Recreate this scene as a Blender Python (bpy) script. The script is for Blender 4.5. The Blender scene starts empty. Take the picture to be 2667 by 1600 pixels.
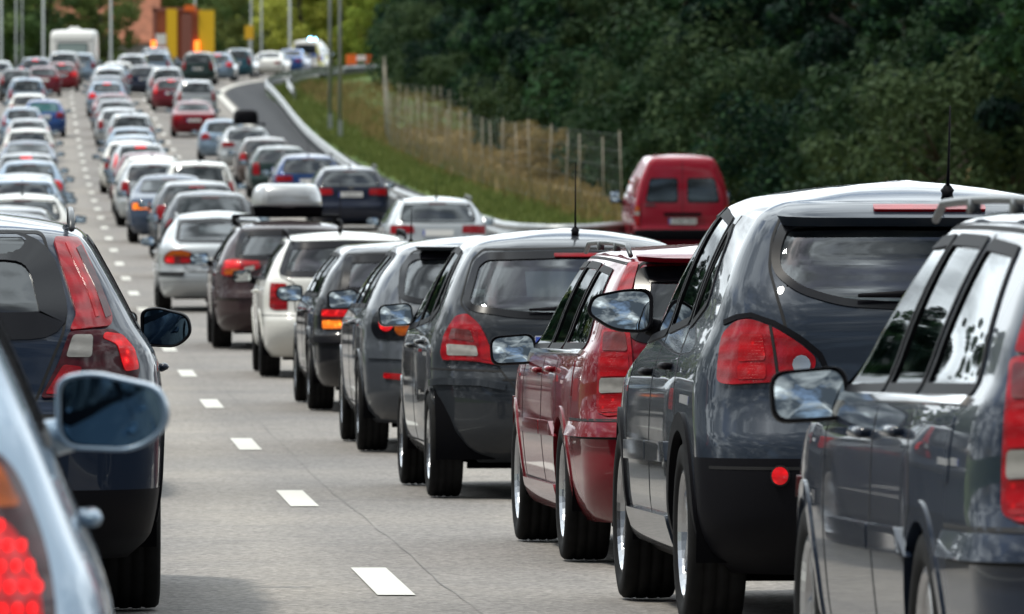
import bpy, math, random
import numpy as np
from mathutils import Vector, Matrix
R = math.radians
scene = bpy.context.scene
col = scene.collection

# ------------------------------------------------------------------ camera, sky, sun, exposure
CAM_Z = 1.60
cam_d = bpy.data.cameras.new('camera'); cam = bpy.data.objects.new('camera', cam_d); col.objects.link(cam)
cam.location = (0, 0, CAM_Z)
cam.rotation_euler = (R(90) - math.atan(240 / 22222.0), 0, 0)
cam_d.sensor_width = 36.0; cam_d.lens = 36 * 22222.0 / 2667
cam_d.clip_start = 1.0; cam_d.clip_end = 6000
cam_d.dof.use_dof = True; cam_d.dof.focus_distance = 36.0; cam_d.dof.aperture_fstop = 11.5
cam_d.dof.aperture_blades = 9
scene.camera = cam

SUN_EL, SUN_AZ = R(64), R(-112)         # azimuth clockwise from +Y (ahead): from the left, behind thin cloud
world = bpy.data.worlds.new('World'); scene.world = world; world.use_nodes = True
wn = world.node_tree; wn.nodes.clear()
def wnode(t, **k):
    n = wn.nodes.new(t)
    for a, b in k.items(): setattr(n, a, b)
    return n
w_out = wnode('ShaderNodeOutputWorld'); w_bg = wnode('ShaderNodeBackground')
w_sky = wnode('ShaderNodeTexSky', sky_type='NISHITA', sun_disc=False, sun_elevation=SUN_EL, sun_rotation=SUN_AZ)
w_sky.air_density = 1.0; w_sky.dust_density = 1.5
w_tc = wnode('ShaderNodeTexCoord')
w_map = wnode('ShaderNodeMapping'); w_map.inputs['Scale'].default_value = (1, 1, 2.2); w_map.inputs['Location'].default_value = (0.35, 0.1, 0.2)
w_n1 = wnode('ShaderNodeTexNoise'); w_n1.inputs['Scale'].default_value = 3.2; w_n1.inputs['Detail'].default_value = 9; w_n1.inputs['Roughness'].default_value = .56
w_r1 = wnode('ShaderNodeValToRGB')
w_r1.color_ramp.elements[0].position = .32; w_r1.color_ramp.elements[0].color = (0, 0, 0, 1)
w_r1.color_ramp.elements[1].position = .46; w_r1.color_ramp.elements[1].color = (1, 1, 1, 1)
w_n2 = wnode('ShaderNodeTexNoise'); w_n2.inputs['Scale'].default_value = 4.6; w_n2.inputs['Detail'].default_value = 8; w_n2.inputs['Roughness'].default_value = .55
w_r2 = wnode('ShaderNodeValToRGB')
e = w_r2.color_ramp.elements
e[0].position = .38; e[0].color = (.55, .68, .85, 1)
e[1].position = .67; e[1].color = (14.2, 15.4, 16.0, 1)
m_ = e.new(.52); m_.color = (3.6, 3.9, 4.1, 1)
w_mix = wnode('ShaderNodeMixRGB')
wn.links.new(w_tc.outputs['Generated'], w_map.inputs['Vector'])
wn.links.new(w_map.outputs[0], w_n1.inputs['Vector']); wn.links.new(w_map.outputs[0], w_n2.inputs['Vector'])
wn.links.new(w_n1.outputs['Fac'], w_r1.inputs[0]); 
w_sep = wnode('ShaderNodeSeparateXYZ'); wn.links.new(w_tc.outputs['Generated'], w_sep.inputs[0])
w_ma = wnode('ShaderNodeMath', operation='MULTIPLY_ADD'); w_ma.inputs[1].default_value = .13     # rain cloud behind, clearing ahead
wn.links.new(w_sep.outputs['Y'], w_ma.inputs[0]); wn.links.new(w_n2.outputs['Fac'], w_ma.inputs[2]); 
w_mz = wnode('ShaderNodeMath', operation='MULTIPLY_ADD'); w_mz.inputs[1].default_value = .09     # the cover is brighter overhead
wn.links.new(w_sep.outputs['Z'], w_mz.inputs[0]); wn.links.new(w_ma.outputs[0], w_mz.inputs[2]); wn.links.new(w_mz.outputs[0], w_r2.inputs[0])
wn.links.new(w_r1.outputs[0], w_mix.inputs[0]); wn.links.new(w_sky.outputs[0], w_mix.inputs[1]); wn.links.new(w_r2.outputs[0], w_mix.inputs[2])
wn.links.new(w_mix.outputs[0], w_bg.inputs[0]); wn.links.new(w_bg.outputs[0], w_out.inputs[0])
w_bg.inputs['Strength'].default_value = 0.11

sun_d = bpy.data.lights.new('sun', 'SUN'); sun = bpy.data.objects.new('sun', sun_d); col.objects.link(sun)
sun_d.energy = 1.9; sun_d.angle = R(6); sun_d.color = (1.0, .95, .85)
sdir = Vector((math.sin(SUN_AZ) * math.cos(SUN_EL), math.cos(SUN_AZ) * math.cos(SUN_EL), math.sin(SUN_EL)))
sun.rotation_euler = (-sdir).to_track_quat('-Z', 'Y').to_euler(); sun.location = (30, 30, 60)

vs = scene.view_settings
vs.view_transform = 'Standard'; vs.look = 'None'; vs.gamma = 1; vs.use_curve_mapping = False
vs.exposure = 0.58
cy = scene.cycles
cy.use_denoising = True; cy.max_bounces = 8; cy.transparent_max_bounces = 12; cy.glossy_bounces = 5; cy.sample_clamp_indirect = 6
cy.caustics_reflective = False; cy.caustics_refractive = False

# ------------------------------------------------------------------ materials
MATS = {}
def mat_base(name):
    m = bpy.data.materials.new(name); m.use_nodes = True
    nt = m.node_tree; b = nt.nodes['Principled BSDF']
    MATS[name] = m
    return m, nt, b
def N(nt, t, **k):
    n = nt.nodes.new(t)
    for a, v in k.items():
        if a in ('ins',):
            for kk, vv in v.items(): n.inputs[kk].default_value = vv
        else: setattr(n, a, v)
    return n
def ramp(nt, fac, p0, c0, p1, c1, mid=None):
    r = N(nt, 'ShaderNodeValToRGB'); e = r.color_ramp.elements
    e[0].position = p0; e[0].color = c0; e[1].position = p1; e[1].color = c1
    if mid: q = e.new(mid[0]); q.color = mid[1]
    nt.links.new(fac, r.inputs[0]); return r
def c4(c): return (c[0], c[1], c[2], 1)
def paint(name, c, metal=.35, rough=.32, dirt=.12):
    m, nt, b = mat_base(name)
    tc = N(nt, 'ShaderNodeTexCoord'); sep = N(nt, 'ShaderNodeSeparateXYZ'); nt.links.new(tc.outputs['Object'], sep.inputs[0])
    no = N(nt, 'ShaderNodeTexNoise', ins={'Scale': 5.0, 'Detail': 6.0, 'Roughness': .6}); nt.links.new(tc.outputs['Object'], no.inputs['Vector'])
    mr = N(nt, 'ShaderNodeMapRange', ins={1: .75, 2: .18, 3: 0.0, 4: 1.0}); nt.links.new(sep.outputs['Z'], mr.inputs[0])
    mu = N(nt, 'ShaderNodeMath', operation='MULTIPLY'); nt.links.new(mr.outputs[0], mu.inputs[0]); nt.links.new(no.outputs['Fac'], mu.inputs[1])
    mu2 = N(nt, 'ShaderNodeMath', operation='MULTIPLY'); nt.links.new(mu.outputs[0], mu2.inputs[0]); mu2.inputs[1].default_value = dirt
    mx = N(nt, 'ShaderNodeMixRGB'); nt.links.new(mu2.outputs[0], mx.inputs[0]); mx.inputs[1].default_value = c4(c); mx.inputs[2].default_value = (.10, .09, .075, 1)
    nt.links.new(mx.outputs[0], b.inputs['Base Color'])
    b.inputs['Metallic'].default_value = metal if max(c) > .15 else metal * .25; b.inputs['Roughness'].default_value = .4; b.inputs['Specular IOR Level'].default_value = .12
    b.inputs['Coat Weight'].default_value = .85; b.inputs['Coat IOR'].default_value = 1.42; b.inputs['Coat Roughness'].default_value = .025
    rr = N(nt, 'ShaderNodeMapRange', ins={1: 0.0, 2: .4, 3: .02, 4: .16}); nt.links.new(mu2.outputs[0], rr.inputs[0]); nt.links.new(rr.outputs[0], b.inputs['Coat Roughness'])
    return m
def plain(name, c, rough=.5, metal=0, coat=0, noise=0, emit=None, estr=0, spec=.5):
    m, nt, b = mat_base(name); b.inputs['Specular IOR Level'].default_value = spec
    b.inputs['Base Color'].default_value = c4(c); b.inputs['Roughness'].default_value = rough; b.inputs['Metallic'].default_value = metal
    b.inputs['Coat Weight'].default_value = coat
    if noise:
        tc = N(nt, 'ShaderNodeTexCoord'); no = N(nt, 'ShaderNodeTexNoise', ins={'Scale': noise, 'Detail': 5.0})
        nt.links.new(tc.outputs['Object'], no.inputs['Vector'])
        r = ramp(nt, no.outputs['Fac'], .3, c4([v * .72 for v in c]), .7, c4([min(1, v * 1.2) for v in c])); nt.links.new(r.outputs[0], b.inputs['Base Color'])
    if emit: b.inputs['Emission Color'].default_value = c4(emit); b.inputs['Emission Strength'].default_value = estr
    return m
def glass(name, tint, see=.5, ior=1.55, opaque=False):
    m, nt, b = mat_base(name)
    nt.nodes.remove(b); out = nt.nodes['Material Output']
    gl = N(nt, 'ShaderNodeBsdfGlossy', ins={'Roughness': .015, 'Color': (.95, .98, 1, 1)})
    fr = N(nt, 'ShaderNodeFresnel', ins={'IOR': ior})
    if opaque: inner = N(nt, 'ShaderNodeBsdfDiffuse', ins={'Color': c4(tint)})
    else: inner = N(nt, 'ShaderNodeBsdfTransparent', ins={'Color': c4([t * see for t in tint])})
    mx = N(nt, 'ShaderNodeMixShader'); nt.links.new(fr.outputs[0], mx.inputs[0]); nt.links.new(inner.outputs[0], mx.inputs[1]); nt.links.new(gl.outputs[0], mx.inputs[2])
    nt.links.new(mx.outputs[0], out.inputs['Surface'])
    return m
def lens(name, c, emit=0, hot=None, ribs=90):
    m, nt, b = mat_base(name)
    b.inputs['Base Color'].default_value = c4(c); b.inputs['Roughness'].default_value = .3; b.inputs['Specular IOR Level'].default_value = .15
    b.inputs['Coat Weight'].default_value = .55; b.inputs['Coat Roughness'].default_value = .02
    tc = N(nt, 'ShaderNodeTexCoord'); w = N(nt, 'ShaderNodeTexChecker', ins={'Scale': ribs}); nt.links.new(tc.outputs['Object'], w.inputs['Vector'])
    wv = N(nt, 'ShaderNodeTexWave', bands_direction='Z', ins={'Scale': 5.0, 'Distortion': 4.0, 'Detail': 2.0}); nt.links.new(tc.outputs['Object'], wv.inputs['Vector'])
    vo = N(nt, 'ShaderNodeTexVoronoi', ins={'Scale': 21.0}); nt.links.new(tc.outputs['Object'], vo.inputs['Vector'])
    bu = N(nt, 'ShaderNodeBump', ins={'Strength': .35, 'Distance': .004}); nt.links.new(w.outputs['Fac'], bu.inputs['Height']); nt.links.new(bu.outputs[0], b.inputs['Normal'])
    dk = ramp(nt, vo.outputs['Distance'], 0, c4([v * .75 for v in c]), .45, c4(c)); wr = ramp(nt, wv.outputs['Fac'], .1, (.74, .74, .74, 1), .9, (1.1, 1.1, 1.1, 1)); dm = N(nt, 'ShaderNodeMixRGB', blend_type='MULTIPLY', ins={0: 1.0}); nt.links.new(dk.outputs[0], dm.inputs[1]); nt.links.new(wr.outputs[0], dm.inputs[2]); nt.links.new(dm.outputs[0], b.inputs['Base Color'])
    if emit:
        hot = hot or c
        em = ramp(nt, vo.outputs['Distance'], .02, c4(hot), .42, c4([v * .16 for v in c]), (.2, c4([v * .5 for v in c]))); de = N(nt, 'ShaderNodeMixRGB', blend_type='MULTIPLY', ins={0: 1.0}); nt.links.new(em.outputs[0], de.inputs[1]); nt.links.new(wr.outputs[0], de.inputs[2]); nt.links.new(de.outputs[0], b.inputs['Emission Color'])
        b.inputs['Emission Strength'].default_value = emit
    return m

PAINTS = dict(
    slate=((.020, .028, .042), .6), navy=((.010, .016, .036), .35), dkblue=((.008, .016, .034), .3), red=((.17, .002, .010), .2), wine=((.15, .008, .018), .15),
    charcoal=((.022, .026, .032), .45), grey=((.058, .066, .078), .55), black=((.010, .011, .014), .25), white=((.74, .74, .70), .0), brown=((.042, .024, .026), .4),
    silver=((.48, .51, .53), .5), silver_blue=((.24, .33, .43), .55), blue=((.025, .085, .28), .35), green=((.014, .035, .032), .3), teal=((.016, .075, .105), .4),
    bronze=((.085, .062, .055), .4), maroon=((.14, .010, .022), .25), midblue=((.05, .075, .125), .45), pewter=((.17, .18, .19), .6), royal=((.018, .055, .17), .35), vanred=((.29, .006, .022), .0))
for k, (c, me) in PAINTS.items(): paint('paint_' + k, c, me)
plain('trim', (.006, .006, .008), .55, spec=.07); plain('rubber', (.012, .012, .0125), .8, noise=14, spec=.12)
plain('frit', (.004, .004, .006), .2, spec=.3); plain('under', (.004, .004, .005), .95, spec=.05)
plain('grey_trim', (.020, .021, .023), .6, spec=.2); plain('rail_grey', (.075, .08, .085), .35, .4); plain('chrome', (.75, .76, .78), .08, 1)
plain('alloy', (.50, .51, .53), .22, .95); plain('disc', (.06, .055, .05), .4, .8); plain('mirror', (.62, .67, .68), .01, 1)
plain('seat_cloth', (.11, .115, .12), .9); plain('plate', (.72, .72, .70), .35); plain('plate_ink', (.02, .02, .02), .5); plain('plate_blue', (.03, .07, .4), .4)
plain('box_silver', (.46, .47, .48), .28, .5, coat=.5); plain('gap', (.003, .003, .004), .8)
glass('glass_clear', (.84, .93, .93), .85); glass('glass_rear', (.80, .92, .92), .72, 2.05); glass('glass_privacy', (.45, .66, .72), .30, 1.7)
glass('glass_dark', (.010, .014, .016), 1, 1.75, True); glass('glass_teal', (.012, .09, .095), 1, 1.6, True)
lens('lens_red', (.30, .002, .008)); lens('lens_red_lit', (.34, .003, .007), .38, (1, .010, .012)); lens('lens_dark', (.05, .002, .006), ribs=40)
lens('lens_brake', (.6, .006, .010), 1.5, (1, .04, .025)); lens('lens_amber', (.42, .085, .004)); lens('lens_amber_lit', (1, .22, .02), 2.6, (1, .38, .03))
lens('lens_white', (.34, .33, .31)); lens('lens_smoke', (.13, .022, .022)); plain('led_red', (.45, .004, .004), .4, spec=.15, emit=(1, .010, .012), estr=1.2)
plain('beacon_blue', (.1, .35, .9), .3, emit=(.25, .6, 1), estr=14); plain('mirror_tinted', (.10, .17, .24), .02, 1); plain('mirror_flash', (.9, .9, .9), .15, 1)  # the left cars' dark blue mirror reflection is put into the glass colour

# ------------------------------------------------------------------ object helpers
def link(o, parent=None):
    col.objects.link(o)
    if parent: o.parent = parent
    return o
def mesh_from(name, verts, faces, mats, fm=None, smooth=True):
    me = bpy.data.meshes.new(name)
    me.from_pydata([tuple(v) for v in verts], [], faces)
    for m in mats: me.materials.append(MATS[m])
    if fm is not None: me.polygons.foreach_set('material_index', np.asarray(fm, dtype=np.int32))
    if smooth: me.polygons.foreach_set('use_smooth', [True] * len(me.polygons))
    me.update(); return me
class MB:
    def __init__(s): s.v = []; s.f = []; s.m = []
    def add(s, vs, fs, mi=0):
        b = len(s.v); s.v += [tuple(v) for v in vs]; s.f += [tuple(i + b for i in f) for f in fs]; s.m += [mi] * len(fs)
    def box(s, c, h, mi=0, M=None, taper=1.0):
        vs = []
        for dz in (-1, 1):
            k = taper if dz > 0 else 1
            for dx, dy in ((-1, -1), (1, -1), (1, 1), (-1, 1)):
                p = Vector((dx * h[0] * k, dy * h[1] * k, dz * h[2]))
                if M is not None: p = M @ p
                vs.append((p.x + c[0], p.y + c[1], p.z + c[2]))
        s.add(vs, [(3, 2, 1, 0), (4, 5, 6, 7), (0, 1, 5, 4), (1, 2, 6, 5), (2, 3, 7, 6), (3, 0, 4, 7)], mi)
    def tube(s, pts, rad, n=8, mi=0, squash=1.0):
        pts = [Vector(p) for p in pts]; rad = rad if isinstance(rad, (list, tuple)) else [rad] * len(pts)
        rings = []
        for i, p in enumerate(pts):
            t = (pts[min(i + 1, len(pts) - 1)] - pts[max(i - 1, 0)]).normalized()
            a = t.cross(Vector((0, 0, 1)));
            if a.length < .05: a = t.cross(Vector((1, 0, 0)))
            a.normalize(); b = a.cross(t)
            rings.append([p + (a * math.cos(2 * math.pi * k / n) * rad[i] + b * math.sin(2 * math.pi * k / n) * rad[i] * squash) for k in range(n)])
        vs = [v for r in rings for v in r]
        fs = [(i * n + k, i * n + (k + 1) % n, (i + 1) * n + (k + 1) % n, (i + 1) * n + k) for i in range(len(pts) - 1) for k in range(n)]
        fs += [tuple(range(n))[::-1], tuple((len(pts) - 1) * n + k for k in range(n))]
        s.add(vs, fs, mi)
    def lathe_x(s, prof, n=36, mi=0, closed=False):
        vs = []; k = len(prof)
        for i in range(n):
            a = 2 * math.pi * i / n
            for x, r in prof: vs.append((x, r * math.cos(a), r * math.sin(a)))
        fs = []
        for i in range(n):
            for j in range(k - 1 + (1 if closed else 0)):
                fs.append((i * k + j, i * k + (j + 1) % k, ((i + 1) % n) * k + (j + 1) % k, ((i + 1) % n) * k + j))
        s.add(vs, fs, mi)
    def mesh(s, name, mats, smooth=False): return mesh_from(name, s.v, s.f, mats, s.m, smooth)

def pchip(xs, ys, x):
    xs = np.asarray(xs, float); ys = np.asarray(ys, float); x = np.clip(np.asarray(x, float), xs[0], xs[-1])
    h = np.diff(xs); dl = np.diff(ys) / h; m = np.zeros(len(xs))
    for i in range(1, len(xs) - 1):
        if dl[i - 1] * dl[i] > 0:
            w1 = 2 * h[i] + h[i - 1]; w2 = h[i] + 2 * h[i - 1]; m[i] = (w1 + w2) / (w1 / dl[i - 1] + w2 / dl[i])
    m[0] = dl[0]; m[-1] = dl[-1]
    i = np.clip(np.searchsorted(xs, x) - 1, 0, len(xs) - 2); t = (x - xs[i]) / h[i]
    return ys[i] * (1 + 2 * t) * (1 - t) ** 2 + m[i] * h[i] * t * (1 - t) ** 2 + ys[i + 1] * t * t * (3 - 2 * t) + m[i + 1] * h[i] * t * t * (t - 1)
def sstep(a, b, x): t = np.clip((x - a) / (b - a), 0, 1); return t * t * (3 - 2 * t)

# 2-D outlines
def fillet(p, r, n=5):
    p = [q for i, q in enumerate(p) if math.dist(q, p[i - 1]) > 1e-6]
    out = []; k = len(p)
    for i in range(k):
        a, b, c = np.array(p[i - 1]), np.array(p[i]), np.array(p[(i + 1) % k])
        u = a - b; v = c - b; lu, lv = np.linalg.norm(u), np.linalg.norm(v)
        q = min(r, lu * .45, lv * .45); p0 = b + u / lu * q; p1 = b + v / lv * q
        for j in range(n + 1):
            t = j / n; out.append((1 - t) ** 2 * p0 + 2 * t * (1 - t) * b + t * t * p1)
    return [tuple(x) for x in out]
def resample(p, step, closed=True):
    q = list(p) + ([p[0]] if closed else []); out = []
    for a, b in zip(q[:-1], q[1:]):
        L = math.dist(a, b); n = max(1, int(math.ceil(L / step)))
        if L < 1e-6: continue
        for j in range(n): t = j / n; out.append((a[0] + (b[0] - a[0]) * t, a[1] + (b[1] - a[1]) * t))
    if not closed: out.append(q[-1])
    return out
def area2(p): return sum(p[i - 1][0] * p[i][1] - p[i][0] * p[i - 1][1] for i in range(len(p)))
def offset(p, d, closed=True):
    p = [np.array(a) for a in p]; k = len(p); out = []
    for i in range(k):
        a = p[i - 1] if (closed or i > 0) else p[i]; b = p[(i + 1) % k] if (closed or i < k - 1) else p[i]
        t = b - a; L = np.linalg.norm(t); t = t / L if L > 1e-9 else np.array([1., 0]); out.append(tuple(p[i] + np.array([-t[1], t[0]]) * d))
    return out
def inpoly(px, pz, poly):
    px = np.asarray(px); pz = np.asarray(pz); ins = np.zeros(px.shape, bool); k = len(poly); j = k - 1
    for i in range(k):
        xi, yi = poly[i]; xj, yj = poly[j]
        if yi != yj:
            c = ((yi > pz) != (yj > pz)) & (px < (xj - xi) * (pz - yi) / (yj - yi) + xi); ins ^= c
        j = i
    return ins
def ccw(p): return list(p) if area2(p) > 0 else list(p)[::-1]
def sym(half):                          # right half outline, top-centre last, bottom-centre first
    return ccw(list(half) + [(-a, z) for a, z in half[::-1]])
# ------------------------------------------------------------------ car body as a surface (u round the car, z up)
class Shape:
    def __init__(s, S):
        s.__dict__.update(dict(bow_r=.05, bow_f=.12, tr=.05, tf=.12, arch=.06, yc=None, wedge=-.04, crown=.035))
        s.__dict__.update(S)
        if s.yc is None: s.yc = s.L * .52
        s.z0 = s.side[0][0]; s.z1 = s.side[-1][0]
    def tab(s, z):
        f = lambda p: pchip([a for a, _ in p], [b for _, b in p], z)
        return f(s.side), f(s.tail), s.L - f(s.nose), f(s.rr), f(s.rf)
    def raw(s, u, z):
        hw, yr, yf, rr, rf = s.tab(z); rr = np.minimum(rr, hw * .9); rf = np.minimum(rf, hw * .9)
        u = np.asarray(u, float); Ls = yf - rf - yr - rr; h = math.pi / 2
        x = np.where(u < 1, (hw - rr) * u, 0); y = np.where(u < 1, yr, 0)
        t = (u - 1) * h; k = (u >= 1) & (u < 2); x = np.where(k, hw - rr + rr * np.sin(t), x); y = np.where(k, yr + rr - rr * np.cos(t), y)
        k = (u >= 2) & (u < 3); x = np.where(k, hw, x); y = np.where(k, yr + rr + (u - 2) * Ls, y)
        t = (u - 3) * h; k = (u >= 3) & (u < 4); x = np.where(k, hw - rf + rf * np.cos(t), x); y = np.where(k, yf - rf + rf * np.sin(t), y)
        k = u >= 4; x = np.where(k, (hw - rf) * (5 - u), x); y = np.where(k, yf, y)
        return x, y, hw, yr, yf
    def archz(s, y): return -s.arch * ((y - s.yc) / (s.L * .5)) ** 2
    def pos(s, u, z):
        z = np.asarray(z, float); x, y, hw, yr, yf = s.raw(u, z); t2 = (x / np.maximum(hw, 1e-4)) ** 2
        y0 = y
        y = y + s.bow_r * t2 * (1 - sstep(0, .9, y0 - yr)) - s.bow_f * t2 * (1 - sstep(0, .9, yf - y0))
        x = x * (1 - s.tr * np.clip((1.5 - y0) / 1.5, 0, 1) ** 2 - s.tf * np.clip((y0 - s.L + 1.3) / 1.3, 0, 1) ** 2)
        z2 = z + s.archz(y0) * sstep(s.zbelt - .05, s.z1, z) + s.wedge * sstep(.45, s.zbelt, z) * ((y0 - s.L * .5) / s.L)
        return np.stack([x, y, z2], -1)
    def u_of(s, dom, a, z):
        a = np.asarray(a, float); z = np.asarray(z, float); hw, yr, yf, rr, rf = s.tab(z); rr = np.minimum(rr, hw * .9); rf = np.minimum(rf, hw * .9)
        h = math.pi / 2; Ls = yf - rf - yr - rr
        if dom == 'R':
            q = np.abs(a); w = hw - rr; arc = rr * h
            return np.where(q < w, q / w, np.where(q < w + arc, 1 + (q - w) / arc, 2 + (q - w - arc) / Ls))
        if dom == 'F':
            q = np.abs(a); w = hw - rf; arc = rf * h
            return 5 - np.where(q < w, q / w, np.where(q < w + arc, 1 + (q - w) / arc, 2 + (q - w - arc) / Ls))
        y = a; u = 2 + (y - yr - rr) / Ls
        c = np.clip((y - yr) / rr, 0, 1); u = np.where(y < yr + rr, 1 + np.arccos(1 - c) / h, u)
        c = np.clip((yf - y) / rf, 0, 1); u = np.where(y > yf - rf, 4 - np.arccos(1 - c) / h, u)
        return u
    def E(s, dom, a, z, off=0.0):
        a = np.asarray(a, float); z = np.asarray(z, float)
        sg = np.where(a < 0, -1., 1.) if dom in 'RF' else np.full(a.shape, -1. if dom == 'L' else 1.)
        u = s.u_of('S' if dom in 'LS' else dom, a, z); p = s.pos(u, z)
        du = .02; dz = .006
        pu = s.pos(np.minimum(u + du, 5), z) - s.pos(np.maximum(u - du, 0), z)
        pz = s.pos(u, np.minimum(z + dz, s.z1)) - s.pos(u, np.maximum(z - dz, s.z0))
        n = np.cross(pu, pz); n /= np.maximum(np.linalg.norm(n, axis=-1, keepdims=True), 1e-9)
        p = p + n * (np.asarray(off)[..., None] if np.ndim(off) else off)
        p[..., 0] *= sg; n[..., 0] *= sg
        return p, n
    # ---- pieces that follow the body surface
    def patch(s, dom, poly, off=.004, skirt=.012, r=.02, step=.05, off_top=None, nmin=2):
        poly = ccw(fillet(poly, r)) if r else ccw(poly)
        zs = [p[1] for p in poly]; za, zb = min(zs), max(zs); ev = 1e-4
        M = max(nmin, int(math.ceil((zb - za) / step)))
        zr = np.linspace(0, 1, M + 1)
        if r: zr = np.unique(np.concatenate([zr, np.array([.25, .6]) * min(r, (zb - za) * .4) / (zb - za), 1 - np.array([.25, .6]) * min(r, (zb - za) * .4) / (zb - za)]))
        rows = za + ev + (zb - za - 2 * ev) * zr
        rows = np.concatenate([rows, np.clip([q[1] for q in poly], za + ev, zb - ev)]); rows = np.unique(np.round(rows, 3 if len(poly) > 60 else 4)); rows = np.clip(rows, za + ev, zb - ev); ext = []
        for z in rows:
            xs = []
            for i in range(len(poly)):
                (x0, y0), (x1, y1) = poly[i - 1], poly[i]
                if (y0 - z) * (y1 - z) <= 0 and y0 != y1: xs.append(x0 + (x1 - x0) * (z - y0) / (y1 - y0))
            ext.append((min(xs), max(xs)))
        W = max(b - a for a, b in ext); K = max(nmin, int(math.ceil(W / step)))
        A = np.array([np.linspace(a, b, K + 1) for a, b in ext]); Z = np.repeat(rows[:, None], K + 1, 1)
        OF = off if off_top is None else np.repeat((off + (off_top - off) * (rows - za) / (zb - za))[:, None], K + 1, 1)
        P, n = s.E(dom, A, Z, OF); n_r, n_c = P.shape[:2]
        V = P.reshape(-1, 3).tolist(); F = []
        flip = (dom in ('L',)) or dom == 'F'
        if dom == 'S': flip = False
        for i in range(n_r - 1):
            for j in range(n_c - 1):
                q = (i * n_c + j, i * n_c + j + 1, (i + 1) * n_c + j + 1, (i + 1) * n_c + j); F.append(q[::-1] if flip else q)
        if skirt:
            ring = [j for j in range(n_c)] + [i * n_c + n_c - 1 for i in range(1, n_r)] + [(n_r - 1) * n_c + j for j in range(n_c - 2, -1, -1)] + [i * n_c for i in range(n_r - 2, 0, -1)]
            nn = n.reshape(-1, 3); b = len(V); PP = P.reshape(-1, 3); k = len(ring); V += [tuple(PP[i]) for i in ring] + [tuple(PP[i] - nn[i] * skirt) for i in ring]
            for i in range(k):
                q = (b + i, b + k + i, b + k + (i + 1) % k, b + (i + 1) % k); F.append(q[::-1] if flip else q)
        return V, F
    def band(s, dom, line, w_in, w_out, off=.004, depth=.01, closed=True, step=.06, r=.02):
        if closed: line = ccw(fillet(line, r)) if r else ccw(line)
        line = resample(line, step, closed); A = offset(line, w_in, closed); B = offset(line, -w_out, closed)
        k = len(line); arr = lambda p, i: np.array([q[i] for q in p])
        rows = [s.E(dom, arr(B, 0), arr(B, 1), off - depth)[0], s.E(dom, arr(B, 0), arr(B, 1), off)[0], s.E(dom, arr(A, 0), arr(A, 1), off)[0], s.E(dom, arr(A, 0), arr(A, 1), off - depth)[0]]
        rows = [rows[0], rows[1], rows[1], rows[2], rows[2], rows[3]]; V = [tuple(p) for rw in rows for p in rw]; F = []; flip = dom in 'LF'
        for t in (0, 2, 4):
            for i in range(k if closed else k - 1):
                j = (i + 1) % k; q = (t * k + i, t * k + j, (t + 1) * k + j, (t + 1) * k + i); F.append(q[::-1] if flip else q)
        return V, F
    def roof(s, x, y):
        hw, yr, yf, _, _ = [float(v) for v in s.tab(s.z1)]; c = (yr + yf) / 2
        r = min(1, max(abs(x) / hw, abs(y - c) / ((yf - yr) / 2)))
        return s.z1 + s.archz(y) + s.wedge * ((y - s.L * .5) / s.L) + s.crown * (1 - r * r)

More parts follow.
